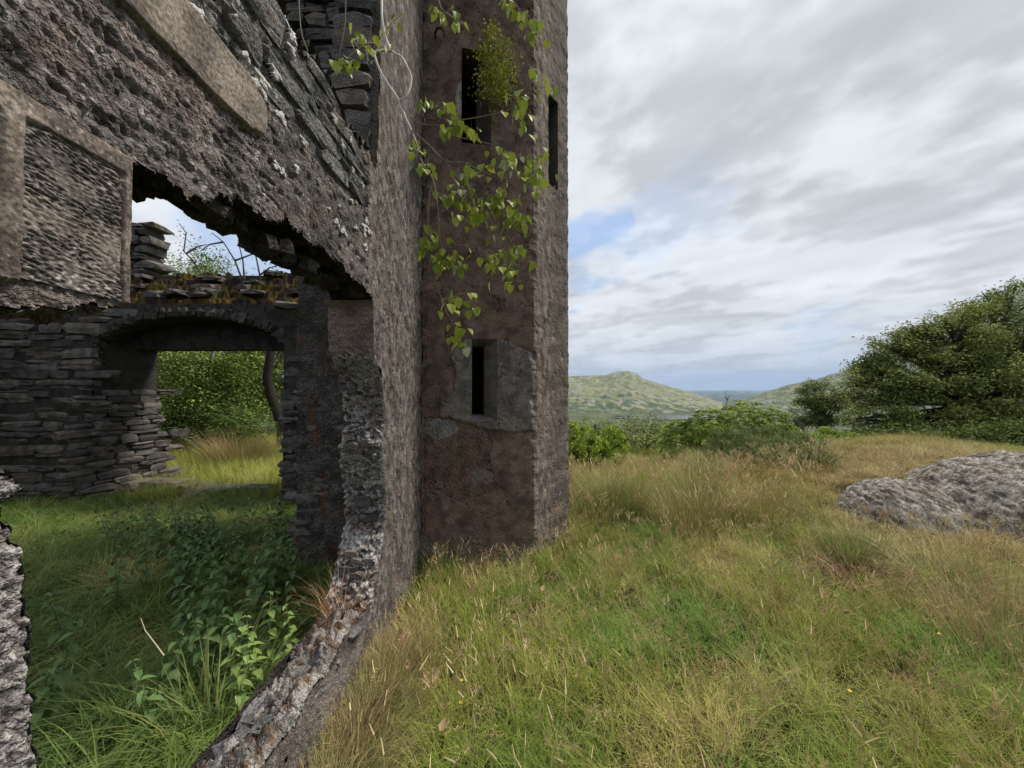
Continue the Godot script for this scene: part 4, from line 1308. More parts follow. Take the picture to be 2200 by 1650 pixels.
func make_boulder() -> void:
	var root := base("boulder", "large grey lichen mottled rock outcrop in the grass on the right", "rock", Vector3(6.2, 0, -5.0))
	var nu := 330
	var nv := 190
	var v := PackedVector3Array()
	var c := PackedColorArray()
	for j in nv:
		var z := lerpf(-6.6, -3.0, j / float(nv - 1))
		for i in nu:
			var x := lerpf(3.6, 8.9, i / float(nu - 1))
			var f1 := n1.get_noise_2d(x * 14.0, z * 14.0)
			var f2 := n2.get_noise_2d(x * 60.0, z * 60.0)
			var y := boulder_at(x + f1 * 0.05, z + n3.get_noise_2d(x * 12.0, z * 12.0) * 0.06)
			# slabby cleavage that dips to the right
			var q := x * 0.55 + z * 0.25 + y * 1.4
			var cleave := n3.get_noise_2d(q * 60.0, (z * 0.9 - x * 0.5) * 13.0)
			y += f1 * 0.045 + f2 * 0.008 + cleave * 0.020 + n2.get_noise_2d(q * 210.0, (z - x * 0.5) * 70.0) * 0.016
			v.append(Vector3(x - 6.2, y, z + 5.0))
			var f4 := n2.get_noise_2d(q * 210.0, (z - x * 0.5) * 70.0)
			var k := Color(0.46, 0.45, 0.43).lerp(Color(0.14, 0.125, 0.115), smoothstep(0.05, 0.3, -cleave * 0.8 + f4 * 0.8))
			k = k.lerp(Color(0.66, 0.665, 0.655), 0.85 * smoothstep(0.08, 0.32, cleave * 0.3 + f4))
			k = k.lerp(Color(0.34, 0.245, 0.14), smoothstep(0.2, 0.4, n1.get_noise_2d(x * 22.0 + 40.0, z * 22.0)) * 0.3)
			c.append(k)
	mesh("rock_body", grid(nu, nv, v, c), M.boulder, root)

# a pointed leaf along +z from the origin, folded a little along its rib
func leaf_mesh(l: float, w: float, fold: float, bend: float, teeth: bool, col: Color) -> ArrayMesh:
	var b := Bag.new()
	var n := 5
	var prev: Array[Vector3] = []
	for k in n + 1:
		var t := k / float(n)
		var ww := w * 0.5 * pow(sin(PI * pow(t, 0.62)), 0.9) if k > 0 and k < n else 0.0
		if teeth and k > 0 and k < n: ww *= 1.0 + 0.12 * (k % 2)
		var y := -bend * l * t * t
		var cur: Array[Vector3] = [Vector3(-ww, y + ww * fold, l * t), Vector3(0, y, l * t), Vector3(ww, y + ww * fold, l * t)]
		if k == 1:
			b.tri(prev[1], cur[0], cur[1], col)
			b.tri(prev[1], cur[1], cur[2], col)
		elif k == n:
			b.tri(prev[0], cur[1], prev[1], col)
			b.tri(prev[1], cur[1], prev[2], col)
		elif k > 1:
			b.quad(prev[0], cur[0], cur[1], prev[1], col)
			b.quad(prev[1], cur[1], cur[2], prev[2], col)
		prev = cur
	return bag(b, false)

func make_nettles() -> void:
	var leaves: Array[ArrayMesh] = []
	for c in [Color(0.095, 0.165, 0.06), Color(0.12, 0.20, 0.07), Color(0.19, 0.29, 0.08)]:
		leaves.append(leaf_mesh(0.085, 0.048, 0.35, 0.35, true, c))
	rng.seed = 31
	var protos: Array[Node3D] = []
	for k in 6:
		var bright := k >= 4
		var p := Node3D.new()
		var b := Bag.new()
		var h := rng.randf_range(0.42, 0.62)
		var lean := Vector3(rng.randf_range(-0.1, 0.1), 0, rng.randf_range(-0.1, 0.1))
		var pts: Array = []
		for q in 5: pts.append(Vector3.UP * h * q / 4.0 + lean * pow(q / 4.0, 2))
		b.tube(pts, 0.0035, 0.002, 4, Color(0.12, 0.16, 0.06) if not bright else Color(0.2, 0.24, 0.09))
		var st := MeshInstance3D.new()
		st.mesh = bag(b)
		st.material_override = M.twig
		st.name = "stem"
		p.add_child(st, true)
		var n := 7
		var cnt := 0
		for q in n:
			var t := lerpf(0.35, 1.0, q / float(n - 1))
			var at := Vector3.UP * h * t + lean * t * t
			for s in 2:
				var o := MeshInstance3D.new()
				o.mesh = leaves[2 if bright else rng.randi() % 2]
				o.material_override = M.leaf
				o.name = "leaf" if cnt == 0 else "leaf_%03d" % cnt
				cnt += 1
				var yaw := q * PI * 0.5 + s * PI + rng.randf_range(-0.3, 0.3)
				var size := lerpf(1.15, 0.5, pow(t, 3)) * rng.randf_range(0.85, 1.15)
				o.transform = Transform3D(Basis(Vector3.UP, yaw) * Basis(Vector3.RIGHT, rng.randf_range(-0.15, 0.45)) * Basis.from_scale(Vector3.ONE * size), at)
				p.add_child(o, true)
		protos.append(p)
	var spots: Array = []
	for k in 135:
		var u := rng.randf_range(240, 650)
		var d := rng.randf_range(2.0, 4.0)
		if u < 360 and d < 2.5: continue
		spots.append([(u - 1100.0) / F * d, -d, rng.randi() % 4])
	for q in [[610, 2.02], [585, 2.15], [635, 2.2], [560, 1.98], [600, 2.3], [640, 2.4], [520, 1.82], [505, 1.92], [545, 2.05], [618, 1.92]]:
		spots.append([(q[0] - 1100.0) / F * q[1], -q[1], 4 + rng.randi() % 2])
	for q in [[90, 1.75], [130, 1.8], [150, 2.3], [340, 1.75], [365, 1.9]]:
		spots.append([(q[0] - 1100.0) / F * q[1], -q[1], rng.randi() % 4])
	for q in spots:
		var x: float = q[0]
		if x > -1.13: x = -1.13 - rng.randf() * 0.06
		if q[1] < -3.3 and x > -1.98: continue
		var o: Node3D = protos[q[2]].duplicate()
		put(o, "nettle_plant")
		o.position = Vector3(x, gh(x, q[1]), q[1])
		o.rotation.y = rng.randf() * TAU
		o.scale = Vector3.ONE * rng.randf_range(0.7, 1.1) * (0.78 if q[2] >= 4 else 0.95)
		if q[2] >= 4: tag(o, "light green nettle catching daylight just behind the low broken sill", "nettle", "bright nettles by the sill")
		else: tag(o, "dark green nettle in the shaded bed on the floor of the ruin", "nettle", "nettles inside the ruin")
	for p in protos: p.free()

# ---------------------------------------------------------------- trees and shrubs
func clump(seed_: int, n: int, r: float, l: float, w: float, flat: float) -> ArrayMesh:   # a spray of leaves
	rng.seed = seed_
	var b := Bag.new()
	for k in n:
		var p := Vector3(rng.randfn(0, 0.5), rng.randfn(0, 0.5) * flat, rng.randfn(0, 0.5)) * r
		var dir := (p.normalized() + Vector3(rng.randf_range(-1, 1), rng.randf_range(-0.9, 0.4), rng.randf_range(-1, 1))).normalized()
		var side := dir.cross(Vector3(rng.randf_range(-0.5, 0.5), 1, rng.randf_range(-0.5, 0.5))).normalized() * w * 0.5
		var g := rng.randf_range(0.75, 1.3)
		var ll := l * rng.randf_range(0.7, 1.2)
		b.quad(p, p + dir * ll * 0.45 + side, p + dir * ll, p + dir * ll * 0.45 - side, Color(g, g, g * 0.95))
	return bag(b, false)

# many copies of small sprays joined into one mesh of leaves
func baked(called: String, sprays: Array[ArrayMesh], xf: Array[Transform3D], cols: PackedColorArray, mat: Material, parent: Node) -> MeshInstance3D:
	var sv: Array = []
	var sc: Array = []
	var si: Array = []
	for m in sprays:
		var arr := m.surface_get_arrays(0)
		sv.append(arr[Mesh.ARRAY_VERTEX])
		sc.append(arr[Mesh.ARRAY_COLOR])
		si.append(arr[Mesh.ARRAY_INDEX])
	var v := PackedVector3Array()
	var c := PackedColorArray()
	var idx := PackedInt32Array()
	for k in xf.size():
		var s := k % sprays.size()
		var k0 := v.size()
		var vs: PackedVector3Array = sv[s]
		v.append_array(xf[k] * vs)
		var cc: PackedColorArray = sc[s]
		var t := cols[k]
		for q in cc: c.append(q * t)
		var ii: PackedInt32Array = si[s]
		for q in ii: idx.append(k0 + q)
	var o := mesh(called, build(v, idx, c, false), mat, parent)
	o.set_meta("kind", "stuff")
	return o

# a tree: trunk and limbs as tubes, foliage sprays filling lobes [centre, radii]
func tree(called: String, label: String, cat: String, foot: Vector3, fork: Vector3, lobes: Array, spray: Array, per: float, tone: Color, tone2: Color, r0: float, seed_: int, group := "", lean := 0.6) -> Node3D:
	rng.seed = seed_
	var root := base(called, label, cat, foot, group)
	var b := Bag.new()
	var bark := Color(0.11, 0.095, 0.08)
	var mid := foot.lerp(fork, 0.5) + Vector3(rng.randf_range(-0.2, 0.2), 0, rng.randf_range(-0.2, 0.2))
	b.tube([Vector3(0, -0.2, 0), mid - foot, fork - foot], r0, r0 * 0.7, 9, bark)
	mesh("trunk", bag(b), M.bark, root)
	var xf: Array[Transform3D] = []
	var cols := PackedColorArray()
	var lb := Bag.new()
	var pads: Array = []
	for q in lobes:                                         # each limb carries several flat pads of leaves
		pads.append([q[0], q[1] * (0.84 if q[1].x > 0.9 else 1.0)])
		if q[1].x > 0.9:
			for s in 3:
				var a := rng.randf() * TAU
				var o: Vector3 = Vector3(cos(a) * q[1].x, rng.randf_range(-0.75, 0.8) * q[1].y, sin(a) * q[1].z) * 0.72
				pads.append([q[0] + o, Vector3(q[1].x * 0.5, q[1].y * 0.42, q[1].z * 0.5)])
	for q in pads:
		var c: Vector3 = q[0] - foot
		var rad: Vector3 = q[1]
		var f := fork - foot
		var m := f.lerp(c, 0.5) + Vector3(rng.randf_range(-0.25, 0.25), rng.randf_range(-0.1, 0.35), rng.randf_range(-0.25, 0.25)) * rad.length() * 0.4
		lb.tube([f, m, c], r0 * 0.38, r0 * 0.12, 6, bark)
		for s in 4:
			var e := c + Vector3(rng.randfn() * rad.x, absf(rng.randfn()) * rad.y * 0.7, rng.randfn() * rad.z) * 0.6
			lb.tube([m.lerp(c, 0.6), (m.lerp(c, 0.6) + e) * 0.5 + Vector3(0, 0.1, 0), e], r0 * 0.12, r0 * 0.03, 4, bark)
		var n := int(per * (rad.x * rad.y + rad.y * rad.z + rad.x * rad.z) / 3.0)
		for s in n:
			var d := Vector3(rng.randfn(), rng.randfn() * 0.9 + 0.15, rng.randfn()).normalized()
			var k := pow(rng.randf(), 0.45)
			var jag := 1.0 + 0.34 * n1.get_noise_3dv((c + d * rad) * 9.0) + 0.15 * n2.get_noise_3dv((c + d) * 40.0)
			var p := c + d * rad * k * jag
			if n2.get_noise_3dv(p * 9.0) < -0.14: continue
			xf.append(Transform3D(Basis(Vector3(rng.randf() - 0.5, 1, rng.randf() - 0.5).normalized(), rng.randf() * TAU).scaled(Vector3.ONE * rng.randf_range(0.7, 1.3)), p))
			var t := clampf(0.5 + n1.get_noise_3dv(p * 6.0) + rng.randf_range(-0.3, 0.3), 0.0, 1.0)
			cols.append(tone.lerp(tone2, t))
	mesh("limbs", bag(lb), M.bark, root)
	var typed: Array[ArrayMesh] = []
	typed.assign(spray)
	baked("crown", typed, xf, cols, M.foliage, root)
	return root

func lobes_px(list: Array, thick := 1.0) -> Array:            # [u, v, half width, half height, distance]
	var r := []
	for q in list:
		var k: float = q[4] / F
		r.append([at_px(q[0], q[1], q[4]), Vector3(q[2] * k, q[3] * k, minf(q[2], q[3] * 1.3) * k * thick)])
	return r

func make_trees() -> void:
	var oak: Array[ArrayMesh] = []
	var birch: Array[ArrayMesh] = []
	var fine: Array[ArrayMesh] = []
	for k in 3:
		oak.append(clump(300 + k, 22, 0.22, 0.10, 0.058, 0.45))
		birch.append(clump(310 + k, 18, 0.22, 0.062, 0.045, 0.9))
		fine.append(clump(320 + k, 22, 0.30, 0.15, 0.09, 0.8))
	var ot := Color(0.12, 0.16, 0.05)
	var ot2 := Color(0.31, 0.34, 0.105)
	var f1 := at_px(2140, 905, 16.0)
	tree("oak_tree", "large spreading oak at the right edge behind the boulder", "tree", Vector3(f1.x, gh(f1.x, f1.z), f1.z), at_px(2110, 870, 16.0), lobes_px([
		[1900, 800, 55, 42, 15.5], [1868, 870, 55, 40, 15.5], [1960, 755, 65, 45, 15.6], [1930, 860, 70, 45, 15.0], [2040, 740, 70, 48, 15.8], [2010, 830, 75, 50, 15.0], [2100, 770, 70, 55, 15.4],
		[2130, 690, 50, 50, 16.2], [2170, 655, 45, 42, 16.4], [2190, 730, 70, 60, 15.8], [2180, 830, 80, 55, 14.8], [2090, 880, 80, 50, 14.8], [1990, 910, 75, 42, 14.8], [1900, 925, 60, 34, 15.2], [2190, 910, 80, 50, 14.4], [2290, 760, 110, 90, 15.5], [2280, 900, 90, 70, 14.8],
		[2075, 712, 40, 26, 15.6], [1872, 765, 22, 16, 15.4], [2145, 632, 26, 16, 16.2], [1840, 830, 24, 16, 15.4], [1905, 745, 46, 28, 15.4], [1955, 722, 52, 30, 15.6], [2010, 708, 52, 30, 15.6], [2050, 692, 44, 28, 15.8], [2090, 668, 40, 28, 16.0], [2105, 655, 28, 20, 16.2], [2180, 618, 26, 16, 16.4], [1850, 800, 24, 14, 15.2], [1842, 900, 34, 20, 15.2], [2110, 730, 50, 30, 14.8], [2010, 770, 50, 26, 14.8], [1940, 815, 46, 24, 14.6], [2060, 825, 50, 26, 14.2], [2150, 800, 50, 28, 14.0]], 1.1), oak, 140.0, ot, ot2, 0.34, 1)
	var f2 := at_px(1768, 930, 24.0)
	tree("oak_tree", "small round oak left of the big oak, beyond the bushes", "tree", Vector3(f2.x, gh(f2.x, f2.z), f2.z), at_px(1768, 905, 24.0), lobes_px([[1735, 872, 40, 30, 24.0], [1762, 836, 42, 30, 24.0], [1795, 862, 40, 32, 24.0], [1740, 908, 42, 22, 23.6], [1785, 905, 42, 22, 23.6], [1765, 876, 46, 30, 23.4], [1718, 902, 26, 18, 23.4]]), oak, 120.0, ot, Color(0.18, 0.205, 0.07), 0.2, 2)
	# understorey below the oak
	for q in [[1880, 960, 14.0, "low dark bush under the left of the big oak"], [1990, 965, 13.4, "low dark bush under the middle of the big oak"], [2110, 970, 13.0, "low dark bush under the right of the big oak"], [2200, 960, 12.5, "low dark bush at the right edge under the oak"]]:
		var p := at_px(q[0], q[1], q[2])
		var g := gh(p.x, p.z)
		tree("bush", q[3], "bush", Vector3(p.x, g, p.z), Vector3(p.x, g + 0.2, p.z), [[Vector3(p.x, p.y + 0.15, p.z), Vector3(1.5, 0.85, 1.0)], [Vector3(p.x + 0.9, p.y + 0.1, p.z + 0.2), Vector3(1.1, 0.75, 0.8)]], oak, 260.0, Color(0.085, 0.12, 0.04), Color(0.16, 0.20, 0.06), 0.06, 40 + int(q[0]))
	# woods seen through the doorway and over the ledge
	var wt := Color(0.14, 0.20, 0.055)
	var wt2 := Color(0.27, 0.33, 0.095)
	var spots := [[330, 11.5, 3.2, "birch at the left of the doorway view"], [415, 12.0, 4.7, "tallest birch behind the ruin, its top above the mossy ledge"], [500, 13.0, 3.4, "birch in the middle of the doorway view"], [575, 12.2, 3.3, "birch at the right of the doorway view"], [450, 16.0, 5.0, "birch standing farthest back in the wood behind the ruin"], [640, 14.0, 3.6, "birch hidden mostly by the dark inner pier"], [250, 14.0, 4.4, "birch far left behind the stone wall"], [390, 19.0, 5.2, "dense birch far back at the left of the doorway view"], [540, 20.0, 4.6, "dense birch far back at the right of the doorway view"], [470, 10.6, 1.5, "young low birch in front of the wood seen through the doorway"]]
	for k in spots.size():
		var q: Array = spots[k]
		var d: float = q[1]
		var x: float = (q[0] - 1100.0) / F * d
		var g := gh(x, -d)
		var h: float = q[2]
		var lb := []
		rng.seed = 500 + k
		for s in 20:
			var t := rng.randf()
			lb.append([Vector3(x + rng.randf_range(-1.3, 1.3) * (1.1 - t * 0.6), g + 0.4 + t * (h + 0.6), -d + rng.randf_range(-0.7, 0.9)), Vector3(0.75, 0.62, 0.7) * rng.randf_range(0.8, 1.25)])
		tree("birch_tree", q[3], "tree", Vector3(x, g, -d), Vector3(x, g + h * 0.55, -d), lb, birch, 250.0, wt, wt2, 0.07, 600 + k)
	# the dark leaning trunk by the right of the doorway
	var tr := base("leaning_trunk", "dark crooked tree trunk seen at the right side of the doorway", "tree", Vector3(-6.6, 0.0, -10.0))
	var tb := Bag.new()
	var foot := Vector3(-6.6, 0, -10.0)
	var pts: Array = []
	for q in [[608, 925], [598, 890], [582, 850], [574, 810], [580, 770], [584, 735], [570, 690]]: pts.append(at_px(q[0], q[1], 10.0) - foot)
	pts.insert(0, Vector3(0.6, -0.2, 0))
	tb.tube(pts, 0.14, 0.09, 9, Color(0.05, 0.043, 0.036))
	mesh("trunk", bag(tb), M.bark, tr)
	# small trees on the ledge, against the sky
	var lt := base("ledge_sapling", "leafless looking sapling with thin twigs on the mossy ledge", "sapling", Vector3(-4.6, 3.3, -6.1))
	var lb2 := Bag.new()
	var o := Vector3(-4.6, 3.3, -6.1)
	rng.seed = 71
	for q in [[[520, 600], [505, 560], [480, 520], [455, 500]], [[525, 600], [522, 560], [512, 520]], [[440, 600], [415, 560], [395, 540], [400, 500], [385, 480]], [[400, 545], [425, 530], [445, 525]], [[505, 560], [545, 545], [590, 560]], [[560, 600], [552, 560], [545, 530]], [[480, 520], [450, 525], [430, 540]], [[560, 590], [580, 575], [600, 570]]]:
		var pp: Array = []
		for s in q: pp.append(at_px(s[0], s[1], 6.1) - o)
		lb2.tube(pp, 0.016, 0.006, 5, Color(0.16, 0.13, 0.11))
	mesh("twigs", bag(lb2), M.bark, lt)
	var lx: Array[Transform3D] = []
	var lc := PackedColorArray()
	for q in [[395, 500], [390, 520], [440, 530], [462, 560], [470, 565], [430, 515], [595, 565], [580, 580], [560, 540], [548, 590], [600, 590], [530, 580]]:
		lx.append(Transform3D(Basis(Vector3.UP, rng.randf() * TAU).scaled(Vector3.ONE * 0.5), at_px(q[0], q[1], 6.1) - o))
		lc.append(Color(0.10, 0.13, 0.04))
	baked("foliage", birch, lx, lc, M.foliage, lt)

func make_shrubs() -> void:
	# rhododendron rosettes
	var ros: Array[ArrayMesh] = []
	for k in 3:
		rng.seed = 700 + k
		var b := Bag.new()
		var n := 9
		for q in n:
			var a := TAU * q / n + rng.randf_range(-0.2, 0.2)
			var f := Vector3(sin(a), 0, cos(a))
			var s := Vector3(cos(a), 0, -sin(a))
			var l := rng.randf_range(0.10, 0.145)
			var up := rng.randf_range(0.05, 0.5)
			var g := rng.randf_range(0.8, 1.2)
			var c := Color(g, g, g)
			var p1 := f * l * 0.5 + Vector3.UP * l * up * 0.55
			var p2 := f * l + Vector3.UP * l * (up - 0.28)
			b.quad(Vector3.ZERO, p1 + s * 0.019 + Vector3.UP * 0.006, p2, p1, c)
			b.quad(Vector3.ZERO, p1, p2, p1 - s * 0.019 + Vector3.UP * 0.006, c)
		ros.append(bag(b, false))
	var dome := func(called: String, label: String, cat: String, lobes: Array, n: float, meshes: Array[ArrayMesh], c1: Color, c2: Color, out: bool, seed_: int) -> void:
		rng.seed = seed_
		var foot: Vector3 = lobes[0][0]
		foot.y = gh(foot.x, foot.z)
		var root := base(called, label, cat, foot)
		var sb := Bag.new()
		var xf: Array[Transform3D] = []
		var cols := PackedColorArray()
		for q in lobes:
			var c: Vector3 = q[0] - foot
			var rad: Vector3 = q[1]
			for s in 5: sb.tube([Vector3(c.x * 0.3, -0.1, c.z * 0.3), c * 0.6 + Vector3(rng.randf_range(-0.2, 0.2), 0, rng.randf_range(-0.2, 0.2)), c + Vector3(rng.randfn(), rng.randf(), rng.randfn()) * rad * 0.5], 0.025, 0.008, 5, Color(0.12, 0.10, 0.08))
			for s in int(n * (rad.x * rad.y + rad.x * rad.z + rad.y * rad.z)):
				var d := Vector3(rng.randfn(), rng.randfn() * 0.8 + 0.25, rng.randfn()).normalized()
				var jag := 1.0 + 0.28 * n1.get_noise_3dv((c + d * rad) * 14.0)
				var p := c + d * rad * jag * (rng.randf_range(0.86, 1.05) if rng.randf() < 0.7 else rng.randf_range(0.5, 0.9))
				if p.y < -0.1: continue
				var up := (d + Vector3.UP * 0.7 + Vector3(rng.randf_range(-0.4, 0.4), 0, rng.randf_range(-0.4, 0.4))).normalized() if out else Vector3(rng.randf_range(-0.7, 0.7), 1, rng.randf_range(-0.7, 0.7)).normalized()
				var bs := Basis(Quaternion(Vector3.UP, up)) * Basis(Vector3.UP, rng.randf() * TAU)
				xf.append(Transform3D(bs.scaled(Vector3.ONE * rng.randf_range(0.75, 1.25)), p))
				cols.append(c1.lerp(c2, clampf(0.5 + n2.get_noise_3dv(p * 12.0) + rng.randf_range(-0.35, 0.35), 0, 1)))
		mesh("stems", bag(sb), M.bark, root)
		baked("foliage", meshes, xf, cols, M.foliage, root)
	var rh := Color(0.21, 0.30, 0.075)
	var rh2 := Color(0.42, 0.50, 0.14)
	dome.call("rhododendron", "largest rhododendron bush, broad and glossy, in the middle of the skyline", "shrub", lobes_px([[1590, 935, 60, 68, 9.6], [1520, 935, 50, 50, 9.6], [1655, 945, 55, 60, 9.4], [1460, 950, 40, 45, 9.8], [1700, 965, 30, 40, 9.3]]), 150.0, ros, rh, rh2, true, 1)
	dome.call("rhododendron", "bright rhododendron bush close beside the tower", "shrub", lobes_px([[1262, 965, 40, 50, 8.4], [1310, 960, 40, 45, 8.8], [1225, 950, 30, 45, 8.6]]), 120.0, ros, Color(0.22, 0.33, 0.05), Color(0.42, 0.52, 0.10), true, 2)
	dome.call("rhododendron", "low rhododendron bush between the fence posts and the big oak", "shrub", lobes_px([[1780, 955, 40, 36, 9.8], [1830, 960, 30, 30, 9.8], [1750, 965, 24, 28, 9.7]]), 130.0, ros, rh, rh2, true, 3)
	# gorse: dark spiny sprays
	var gorse: Array[ArrayMesh] = []
	for k in 2:
		rng.seed = 720 + k
		var b := Bag.new()
		for q in 5:
			var a := rng.randf() * TAU
			var tip := Vector3(sin(a) * 0.07, rng.randf_range(0.14, 0.26), cos(a) * 0.07)
			for s in 16:
				var t := rng.randf()
				var p := tip * t
				var e := Vector3(rng.randf_range(-1, 1), rng.randf_range(0.1, 1.0), rng.randf_range(-1, 1)).normalized() * 0.035
				var g := rng.randf_range(0.8, 1.2)
				b.tri(p + Vector3(0.004, 0, 0.003), p - Vector3(0.004, 0, 0.003), p + e * 1.3, Color(g, g, g))
			b.tri(Vector3(0.003, 0, 0), Vector3(-0.003, 0, 0), tip, Color(1, 1, 0.9))
		gorse.append(bag(b, false))
	dome.call("gorse_bush", "dark spiny gorse bush in front of the large rhododendron", "shrub", lobes_px([[1650, 985, 60, 55, 7.8], [1580, 975, 50, 38, 8.2], [1715, 990, 45, 55, 7.4], [1690, 1020, 55, 40, 7.0], [1650, 1005, 60, 45, 6.5], [1735, 1020, 45, 50, 6.3]]), 300.0, gorse, Color(0.15, 0.19, 0.085), Color(0.24, 0.27, 0.12), true, 4)
	dome.call("gorse_bush", "small dark gorse plant at the foot of the tower on the right", "shrub", lobes_px([[1245, 1165, 22, 20, 4.3]]), 500.0, gorse, Color(0.07, 0.105, 0.04), Color(0.12, 0.15, 0.06), true, 5)
	# scrub between the tower and the lake
	var scrub: Array[ArrayMesh] = []
	for k in 2: scrub.append(clump(740 + k, 16, 0.2, 0.07, 0.04, 0.8))
	dome.call("willow_scrub", "grey green twiggy scrub left of the large rhododendron", "shrub", lobes_px([[1380, 915, 45, 26, 13.0], [1330, 925, 45, 24, 13.0], [1270, 922, 50, 22, 14.0], [1425, 925, 30, 20, 13.0], [1390, 950, 60, 26, 11.5], [1300, 945, 50, 22, 12.0]]), 75.0, scrub, Color(0.16, 0.21, 0.08), Color(0.28, 0.31, 0.14), true, 6)
	# bracken behind the doorway
	var fr := Bag.new()
	rng.seed = 750
	for k in 15:
		var t := k / 14.0
		var c := Vector3(0, 0.75 * t - 0.55 * t * t * t, 0.95 * t)
		var w := 0.30 * (1.0 - t) * minf(1.0, t * 4.0 + 0.2)
		for s in [-1.0, 1.0]:
			var tip := c + Vector3(s * w, -0.06 * w, 0.10 * (1.0 - t))
			for q in 5:
				var a := c.lerp(tip, q / 5.0)
				var b2 := c.lerp(tip, (q + 1) / 5.0)
				var ww := 0.035 * (1.0 - q / 6.0)
				fr.quad(a - Vector3(0, 0, ww * 0.5), b2, a + Vector3(0, 0, ww), a, Color(1, 1, 1))
	fr.tube([Vector3.ZERO, Vector3(0, 0.37, 0.45), Vector3(0, 0.45, 0.7)], 0.006, 0.002, 3, Color(0.8, 0.9, 0.5))
	var frond := bag(fr, false)
	var fc: Array[StandardMaterial3D] = []
	for c in [Color(0.095, 0.165, 0.06), Color(0.12, 0.20, 0.075), Color(0.08, 0.14, 0.055)]:
		var m: StandardMaterial3D = leaf_mat(0.5)
		m.albedo_color = c.linear_to_srgb()
		fc.append(m)
	var br := base("bracken", "clump of arching green bracken fronds below the trees", "fern", Vector3(-6.7, 0, -9.4))
	rng.seed = 760
	for k in 46:
		var u := rng.randf_range(395, 600)
		var p := at_px(u, 930, rng.randf_range(8.9, 9.8))
		var o := mesh("frond", frond, fc[rng.randi() % 3], br)
		var yaw := rng.randf_range(-1.8, 1.8)
		o.transform = Transform3D(Basis(Vector3.UP, yaw) * Basis(Vector3.RIGHT, rng.randf_range(-0.25, 0.2)) * Basis.from_scale(Vector3.ONE * rng.randf_range(0.8, 1.25)), Vector3(p.x, rng.randf_range(0.2, 0.75) * smoothstep(395.0, 520.0, u) + 0.1, p.z) - br.position)
	# birch seedling growing out of the upper slit
	var sm: Array[ArrayMesh] = []
	for k in 2: sm.append(clump(770 + k, 9, 0.05, 0.026, 0.02, 1.0))
	var sd := base("birch_seedling", "bushy green birch seedling growing from the upper tower window", "shrub", at_px(1052, 230, 3.42))
	rng.seed = 771
	var xs: Array[Transform3D] = []
	var cs := PackedColorArray()
	var ss := Bag.new()
	for q in [[1050, 60, 10, 3], [1055, 85, 18, 6], [1075, 105, 24, 9], [1040, 120, 18, 7], [1060, 140, 34, 16], [1085, 150, 22, 10], [1065, 175, 36, 16], [1045, 165, 20, 7], [1080, 190, 24, 9], [1060, 205, 24, 8]]:
		var c := at_px(q[0], q[1], 3.36) - sd.position
		ss.tube([Vector3(-0.01, 0, -0.05), c * 0.55 + Vector3(0.01, 0, 0.01), c], 0.005, 0.0018, 4, Color(0.14, 0.11, 0.09))
		for k in q[3] * 2:
			xs.append(Transform3D(Basis(Vector3.UP, rng.randf() * TAU) * Basis(Vector3.RIGHT, rng.randf() * TAU), c + Vector3(rng.randfn(), rng.randfn(), rng.randfn()) * q[2] * 3.36 / F * 0.5))
			cs.append(Color(0.20, 0.25, 0.045).lerp(Color(0.38, 0.40, 0.075), rng.randf()))
	mesh("stems", bag(ss), M.twig, sd)
	baked("foliage", sm, xs, cs, M.foliage, sd)

